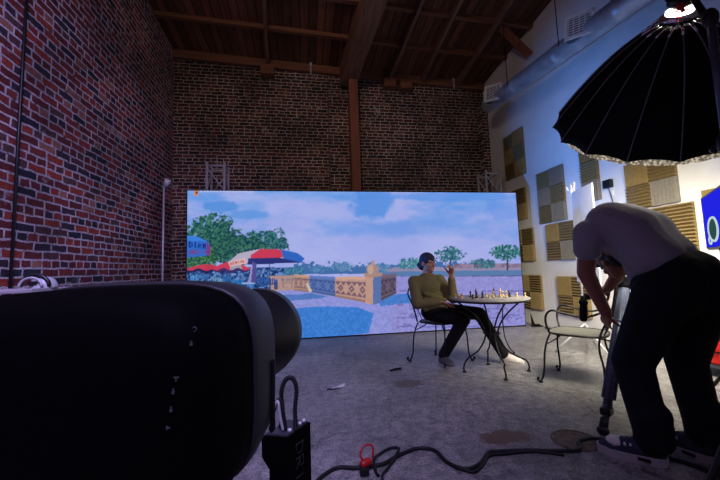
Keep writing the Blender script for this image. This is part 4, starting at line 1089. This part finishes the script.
# black shelf cart with red cases behind the man
t = thing('equipment_cart', 'black wire equipment cart at the right edge behind the standing man', 'cart', (3.85, 2.45, 0))
cx0, cx1, cy0, cy1 = 3.62, 4.02, 2.05, 2.75
for x in (cx0, cx1):
    for y in (cy0, cy1): obj('post', MB().tube([(x, y, .06), (x, y, .95)], .014).ball((x, y, .032), .03), M['matte_black'], t)
for z in (.10, .62, .94):
    b = MB().box(((cx0+cx1)/2, (cy0+cy1)/2, z), (cx1-cx0, cy1-cy0, .02))
    for k in range(12): b.box((cx0+.01+k*(cx1-cx0-.02)/11, (cy0+cy1)/2, z+.012), (.008, cy1-cy0, .008))
    obj('shelf', b, M['dark_grey'], t)
for k, (y, z, h_, lab) in enumerate(((2.56, .118, .21, 'red plastic case lying on the bottom shelf of the black cart, lower one'), (2.56, .330, .15, 'red plastic case stacked as the upper one on the black cart'))):
    r_ = thing('equipment_case', lab, 'case', (3.8, y, z), 'red cases on the cart')
    obj('case_shell', MB().box((3.80, y, z+h_/2), (.30, .30, h_), bevel=.015), M['red'], r_)
    obj('latch', MB().box((3.645, y+.05, z+h_*.6), (.012, .04, .05), bevel=.003), M['matte_black'], r_)
    obj('case_handle', MB().tube([(3.648, y-.09, z+h_*.55), (3.63, y-.08, z+h_*.55), (3.63, y-.0, z+h_*.55), (3.648, y+.01, z+h_*.55)], .008), M['matte_black'], r_)
o = obj('wire_basket', MB().box((3.80, 2.50, .692), (.30, .36, .12)), M['alu'])
w_ = o.modifiers.new('sub', 'SUBSURF'); w_.subdivision_type = 'SIMPLE'; w_.levels = w_.render_levels = 3
w_ = o.modifiers.new('wire', 'WIREFRAME'); w_.thickness = .008
tag(o, 'grey wire basket on the middle shelf of the black cart', 'basket')

# ------------------------------------------------------------------ floor: cables, tie, patch ring, scraps
cab = [(-.12, 1.62), (-.02, 1.73), (.055, 1.844), (.152, 1.915), (.258, 1.89), (.399, 1.892), (.501, 1.948), (.64, 2.0), (.735, 1.955), (.755, 1.83), (.82, 1.75), (.92, 1.775), (1.02, 1.86), (1.091, 1.863), (1.257, 1.834), (1.42, 1.772), (1.53, 1.76), (1.60, 1.838), (1.72, 1.84), (1.80, 1.755), (1.91, 1.63), (1.99, 1.50), (2.0, 1.38)]
o = obj('power_cable', MB().tube(spline([(x, y, .012 if x < 1.4 or x > 1.8 else .021) for x, y in cab], 6), .0105, 8).tube(spline([(x+.05*math.sin(i*1.7)*.3+.01, y-.022-.008*math.sin(i*2.1), .011) for i, (x, y) in enumerate(cab[9:16])], 6), .0085, 8), M['black_rubber'])
tag(o, 'thick black cable snaking along the floor from the lower middle to the running shoes', 'cable')
lp = [(.36, 1.80, .010), (.353, 1.832, .010), (.357, 1.906, .034), (.412, 1.996, .012), (.485, 2.04, .012), (.529, 2.02, .018), (.512, 1.955, .036), (.43, 1.86, .012), (.38, 1.80, .010), (.37, 1.74, .010)]
o = obj('signal_cable', MB().tube(spline(lp, 7), .008, 8), M['black_rubber'])
tag(o, 'short loop of thin black cable knotted over the thick one beside the red connector', 'cable')
t = thing('cable_connector', 'red cable connector with a small red loop lying on the black cable', 'connector', (0.300, 1.860, 0))
obj('connector_body', MB().lathe([(0, 0), (.018, 0), (.021, .01), (.021, .05), (.016, .06), (0, .06)], (0.275, 1.850, .045), (.85, .3, .12)), M['red'], t)
obj('pull_loop', MB().tube(spline([(0.300, 1.860, .05), (0.275, 1.870, .09), (0.310, 1.890, .125), (0.350, 1.890, .11), (0.345, 1.880, .06)], 6), .006), M['red'], t)
obj('plug', MB().box((0.290, 1.835, .022), (.05, .035, .04), bevel=.008), M['black_rubber'], t)
b = MB().lathe([(.128, 0), (.128, .006), (.12, .009), (.112, .006), (.112, 0)], (0, 0, 0), seg=44).lathe([(0, .003), (.113, .003)], (0, 0, 0), seg=44)
for v in b.bm.verts: v.co.x *= 1.08
M['rust'] = plain('rusty_iron', srgb(96, 84, 70), .75, .2, .3, 25)
o = obj('drain_cover', b, M['rust'], None, (0, 0, 0)); o.location = (1.615, 1.885, .0)
tag(o, 'round rusty drain cover set in the floor left of the running shoes', 'drain cover')
o = obj('paper_scrap', MB().prism([(.22, 3.15, .004), (.27, 3.12, .02), (.33, 3.16, .006), (.35, 3.20, .022), (.29, 3.19, .012)], (0, .004, .003)), M['white_plastic'])
tag(o, 'torn pale scrap of paper lying on the concrete in the middle of the floor', 'paper scrap')
o = obj('tape_scrap', MB().prism([(.17, 3.13, .003), (.24, 3.12, .006), (.26, 3.15, .003), (.18, 3.16, .005)], (0, 0, .003)), M['black_rubber'])
tag(o, 'dark scrap of tape beside the pale paper scrap on the floor', 'tape scrap')
o = obj('floor_stick', MB().tube([(.87, 3.50, .010), (.93, 3.535, .012), (1.0, 3.55, .010)], .010, 6), M['matte_black'])
tag(o, 'short dark stick lying on the floor left of the bistro chair', 'stick')
o = obj('torn_liner', MB().prism([(3.79, 5.18, .0), (3.98, 5.12, .0), (3.90, 5.13, .05), (3.84, 5.16, .05), (3.80, 5.2, .24)], (.006, .012, 0)), M['matte_black'])
tag(o, 'torn black strip of liner on the floor at the right foot of the video wall', 'liner')
o = obj('wall_cable', MB().tube(spline([(3.9, 5.0, .01), (3.98, 4.7, .012), (4.0, 4.3, .012), (4.02, 3.6, .012), (4.0, 3.0, .012)], 5), .01), M['matte_black'])
tag(o, 'black cable running on the floor along the foot of the white wall', 'cable')

# ------------------------------------------------------------------ big black light head in the left foreground
ax = n((.2, .98, 0)); sx_ = n((.98, -.2, 0)); sz_ = sx_.cross(ax)
if sz_.z < 0: sz_ = -sz_
BC = V((-.303, .46, .928))          # middle of its rear face
lh = thing('studio_light_head', 'huge black rounded studio light head filling the lower left foreground', 'studio light', tuple(BC+V((.05, .2, -.16))))
def rrect(c, hw, hh, e=4.0, N=64):
    out = []
    for k in range(N):
        a = 2*pi*k/N; c_, s_ = math.cos(a), math.sin(a)
        r = (abs(c_)**e+abs(s_)**e)**(-1/e)
        out.append(c+sx_*c_*r*hw+sz_*s_*r*hh)
    return out
def loft(secs, cap0=True, cap1=True):
    b = MB(); rs = [[b.bm.verts.new(p) for p in s_] for s_ in secs]
    for A, B in zip(rs, rs[1:]):
        for k in range(len(A)):
            f = b.bm.faces.new((A[k], A[(k+1) % len(A)], B[(k+1) % len(A)], B[k])); f.smooth = True
    if cap0: b.bm.faces.new(rs[0][::-1])
    if cap1: b.bm.faces.new(rs[-1])
    return b
HW, HH = .198, .155
secs = [rrect(BC+ax*s_, HW*k, HH*k2) for s_, k, k2 in ((-.030, .30, .30), (-.027, .62, .62), (-.018, .84, .84), (-.004, .95, .95), (.018, 1, 1), (.09, 1.01, 1.01), (.13, 1.01, 1.01))]
body = obj('rear_housing', loft(secs), M['rear_black'], lh)
secs = [rrect(BC+ax*s_, HW*k, HH*k2) for s_, k, k2 in ((.128, 1.018, 1.025), (.135, 1.035, 1.04), (.17, 1.04, 1.045), (.235, 1.02, 1.02), (.26, .98, .97), (.275, .90, .88), (.282, .76, .72))]
front = obj('front_shell', loft(secs), M['grey_shell'], lh); tag(front, 'dark grey rounded front shell')
side_u = sx_*HW*1.04
for s_, z_, h_ in ((.205, -.045, .12),):
    p = BC+ax*s_+sx_*(HW*1.035)+sz_*z_
    obj('side_slot', MB().box(p, (.006, .016, h_), Matrix((sx_, ax, sz_)).transposed(), bevel=.002), M['matte_black'], front)
fc = V((-.122, .80, .956))
obj('reflector_ring', MB().lathe([(.06, -.10), (.085, -.06), (.098, 0), (.104, .012), (.104, .05), (.096, .05), (.09, .01), (.06, -.05)], fc, ax, 44), M['black_plastic'], lh)
M['icon'] = plain('icon_grey', (.07, .07, .075), .5, 0, .05, 30)
for k, (d_, s_, z_) in enumerate(((-.0004, .1763, .1069), (-.0077, .1769, .0912), (-.0186, .1661, .0578), (-.0199, .1637, .0421), (-.0204, .1619, .0231), (-.021, .1592, .0054))):
    # small raised symbols on the rear face
    p = BC+ax*d_+sx_*s_+sz_*z_
    R = Matrix((sx_, ax, sz_)).transposed()
    b = MB()
    if k == 0: b.tube([p+sx_*.0026*math.cos(a)+sz_*.0026*math.sin(a) for a in [2*pi*q/12 for q in range(12)]], .0006, 6, closed=True)
    elif k == 2: b.box(p, (.006, .0016, .0012), R).box(p-sz_*.0022, (.0014, .0016, .0044), R)
    elif k == 5: b.prism([p-sx_*.002-sz_*.002, p+sx_*.0025, p-sx_*.002+sz_*.002], -ax*.001)
    else: b.box(p, (.003, .0016, .003), R).box(p+sz_*.0026, (.0014, .0016, .0026), R)
    obj('control_symbol', b, M['icon'], body)
# yoke, pole and legs below the head
bt = BC+ax*.16-sz_*(HH+.012)
yk = obj('yoke', MB().tube(spline([bt+sx_*.0, bt+V((0, 0, -.06))], 3), .03).box(bt+V((0, 0, -.004)), (.09, .12, .03), bevel=.006), M['black_plastic'], lh)
t = thing('head_stand', 'black stand under the big light head in the left foreground', 'light stand', (bt.x, bt.y, 0))
obj('pole', MB().tube([(bt.x, bt.y, .12), (bt.x, bt.y, bt.z-.062)], .019), M['black_plastic'], t)
for a in (.55, 2.7, 4.7):
    obj('leg', MB().tube([(bt.x, bt.y, .45), (bt.x+.42*math.cos(a), bt.y+.42*math.sin(a), .02)], .013), M['black_plastic'], t)

# tall black power box with a coiled cable handle
TB_ = .50
t = thing('power_box', 'tall black power box with a looped black cord on top, right of the light head', 'power supply', (-.07, 1.33, 0))
e1, e2 = n((.92, -.39, 0)), n((.60, .80, 0))          # along its narrow face, along its lettered side
def pl(x, y, z): return V((-.073, 1.273, 0))+e1*x+e2*y+V((0, 0, z))
poly = [pl(-.105, 0, .425), pl(-.105, 0, TB_-.005), pl(-.085, 0, TB_), pl(0, 0, TB_), pl(0, 0, 0), pl(-.075, 0, 0), pl(-.075, 0, .385)]
obj('case', MB().prism(poly, tuple(e2*.135)), M['rear_black'], t)
Rz = Matrix((e1, V((-e1.y, e1.x, 0)), V((0, 0, 1)))).transposed()
cp = obj('top_panel', MB().prism([pl(-.09, .006, TB_+.0005), pl(-.006, .006, TB_+.0005), pl(-.006, .128, TB_+.0005), pl(-.09, .128, TB_+.0005)], (0, 0, .007)), M['dark_grey'], t)
for q in (.03, .06, .09, .115): obj('socket', MB().lathe([(0, 0), (.008, 0), (.008, .010), (.005, .010), (.005, .004), (0, .004)], pl(-.014, q, TB_+.0075), seg=14), M['alu'], cp)
M['faint_print'] = plain('faint_print', (.009, .009, .010), .6, 0, .05, 30)
G = {'D': [((0, 0), (0, 1)), ((0, 1), (.6, .8)), ((.6, .8), (.6, .2)), ((.6, .2), (0, 0))], 'R': [((0, 0), (0, 1)), ((0, 1), (.6, .95)), ((.6, .95), (.6, .55)), ((.6, .55), (0, .5)), ((.2, .5), (.65, 0))], 'I': [((.3, 0), (.3, 1))], 'V': [((0, 1), (.3, 0)), ((.3, 0), (.6, 1))], 'E': [((0, 0), (0, 1)), ((0, 1), (.6, 1)), ((0, .5), (.5, .5)), ((0, 0), (.6, 0))]}
for i, chh in enumerate('DRIVE'):
    b = MB()
    for (x0, y0), (x1, y1) in G[chh]:
        f_ = lambda x, y: pl(.0008, .042+.045*y, .455-i*.050-x*.055)
        b.tube([f_(x0, y0), f_(x1, y1)], .0018, 5)
    obj('side_letter', b, M['faint_print'], t)
b = MB()
cd = spline([pl(-.065, .05, TB_+.01), pl(-.063, .06, TB_+.07), pl(-.06, .05, TB_+.14), pl(-.045, .055, TB_+.185), pl(-.02, .06, TB_+.19), pl(-.006, .062, TB_+.15), pl(-.012, .06, TB_+.08), pl(-.008, .055, TB_+.03), pl(-.005, .05, TB_+.008)], 6)
b.tube(cd, .0075)
for p, q in list(zip(cd, cd[1:])): b.lathe([(.0075, 0), (.0098, .003), (.0075, .006)], p, (q-p), 10)
obj('cord_handle', b, M['black_rubber'], t)
obj('lanyard', MB().tube(spline([pl(-.097, .01, TB_+.004), pl(-.085, .02, TB_+.05), pl(-.062, .03, TB_+.115), pl(-.052, .03, TB_+.06), pl(-.04, .03, TB_+.010)], 5), .005), M['alu'], t)
obj('lanyard', MB().tube(spline([pl(-.092, .03, TB_+.008), pl(-.08, .03, TB_+.07), pl(-.062, .04, TB_+.12), pl(-.045, .04, TB_+.06), pl(-.035, .035, TB_+.010)], 5), .007), M['black_rubber'], t)

M['pale_table'] = plain('pale_laminate', (.30, .28, .30), .5, 0, .05, 20)
# pale ledge table with a small round device, left edge
t = thing('side_table', 'pale narrow side table against the brick wall at the far left', 'table', (-1.55, 1.35, 0))
obj('table_top', MB().box((-1.53, 1.49, 1.059), (1.10, .20, .014), bevel=.003), M['pale_table'], t)
for x in (-1.98, -.98):
    for y in (1.41, 1.57): obj('leg', MB().box((x, y, .526), (.03, .03, 1.052)), M['alu'], t)
hp = V((-1.03, 1.49, 1.0665))
M['device_white'] = plain('device_white', (.36, .37, .40), .45, 0, .05, 20)
t = thing('desk_device', 'small white domed device with black arched rim behind the light head, far left', 'device', tuple(hp))
dome = MB()
dome.lathe([(.043, 0), (.043, .004), (.041, .016), (.034, .030), (.022, .040), (.010, .0445), (0, .0455)], hp+V((.012, .01, 0)), seg=24); obj('white_dome', dome, M['device_white'], t)
ar = lambda r, dx, dy: [hp+V((dx+r*math.cos(a), dy, .006+r*.92*math.sin(a))) for a in [pi*k/14 for k in range(15)]]
obj('dark_rim', MB().tube(ar(.049, -.004, -.012), .008), M['black_plastic'], t)
obj('white_band', MB().tube(ar(.038, -.002, -.035), .0045), M['device_white'], t)
obj('dark_eyelet', MB().prism([hp+V((x, -.036, z)) for x, z in ((-.014, .014), (.002, .009), (.018, .017), (.014, .025), (-.012, .027))], (0, .012, 0)), M['black_plastic'], t)

# ------------------------------------------------------------------ light and exposure
w = bpy.data.worlds.new('world'); bpy.context.scene.world = w; w.use_nodes = True
w.node_tree.nodes['Background'].inputs['Color'].default_value = (.55, .6, 1, 1); w.node_tree.nodes['Background'].inputs['Strength'].default_value = .01
def area(name, loc, size, power, col, target):
    l = bpy.data.lights.new(name, 'AREA'); l.energy = power; l.color = col; l.size = size
    o = bpy.data.objects.new(name, l); C.objects.link(o); o.location = loc
    o.rotation_euler = (V(target)-V(loc)).to_track_quat('-Z', 'Y').to_euler(); return o
k_ = area('softbox_beam', SC+SD*.10, 1.1, 62, (1, .91, .78), SC+SD*2); k_.data.shape = 'DISK'; k_.data.spread = math.radians(100)
k_ = area('added_violet_fill', (-.2, -1.0, 4.7), 1.6, 118, (.56, .46, 1), (-2.3, 1.9, .9)); k_.data.spread = math.radians(92)  # added violet fill lamp behind the camera, without a fixture
# added blue uplight, hidden from view, to tint the right wall and the duct
up = thing('added_uplight', 'added blue floor uplight by the left brick wall, unseen behind the light head', 'uplight', (-2.1, 4.55, 0))
un = (V((4.06, 4.15, 2.75))-V((-2.1, 4.55, .34))).normalized(); uc = V((-2.1, 4.55, .34))
obj('lamp_case', MB().lathe([(0, -.16), (.09, -.15), (.12, -.05), (.14, .0), (.135, .0), (.11, -.04), (0, -.05)], uc, un, 28), M['black_plastic'], up)
obj('bracket', MB().tube([uc+V((0, .13, -.01)), (-2.1, 4.69, .06), (-2.1, 4.55, .012), (-2.1, 4.41, .06), uc+V((0, -.13, -.01))], .012), M['black_plastic'], up)
k_ = area('added_blue_fill', uc-un*.03, .2, 13, (.05, .28, 1), uc+un*3); k_.data.shape = 'DISK'; k_.data.spread = math.radians(34)
k_ = area('added_warm_fill', (-.5, 1.2, 4.9), .6, 13, (1, .78, .66), (.8, 6.6, 3.7)); k_.data.spread = math.radians(110)  # added warm lamp out of view, brightens the back wall
vs = bpy.context.scene.view_settings
vs.view_transform = 'Standard'; vs.look = 'None'; vs.exposure = 0.0; vs.gamma = 1.0; vs.use_curve_mapping = False
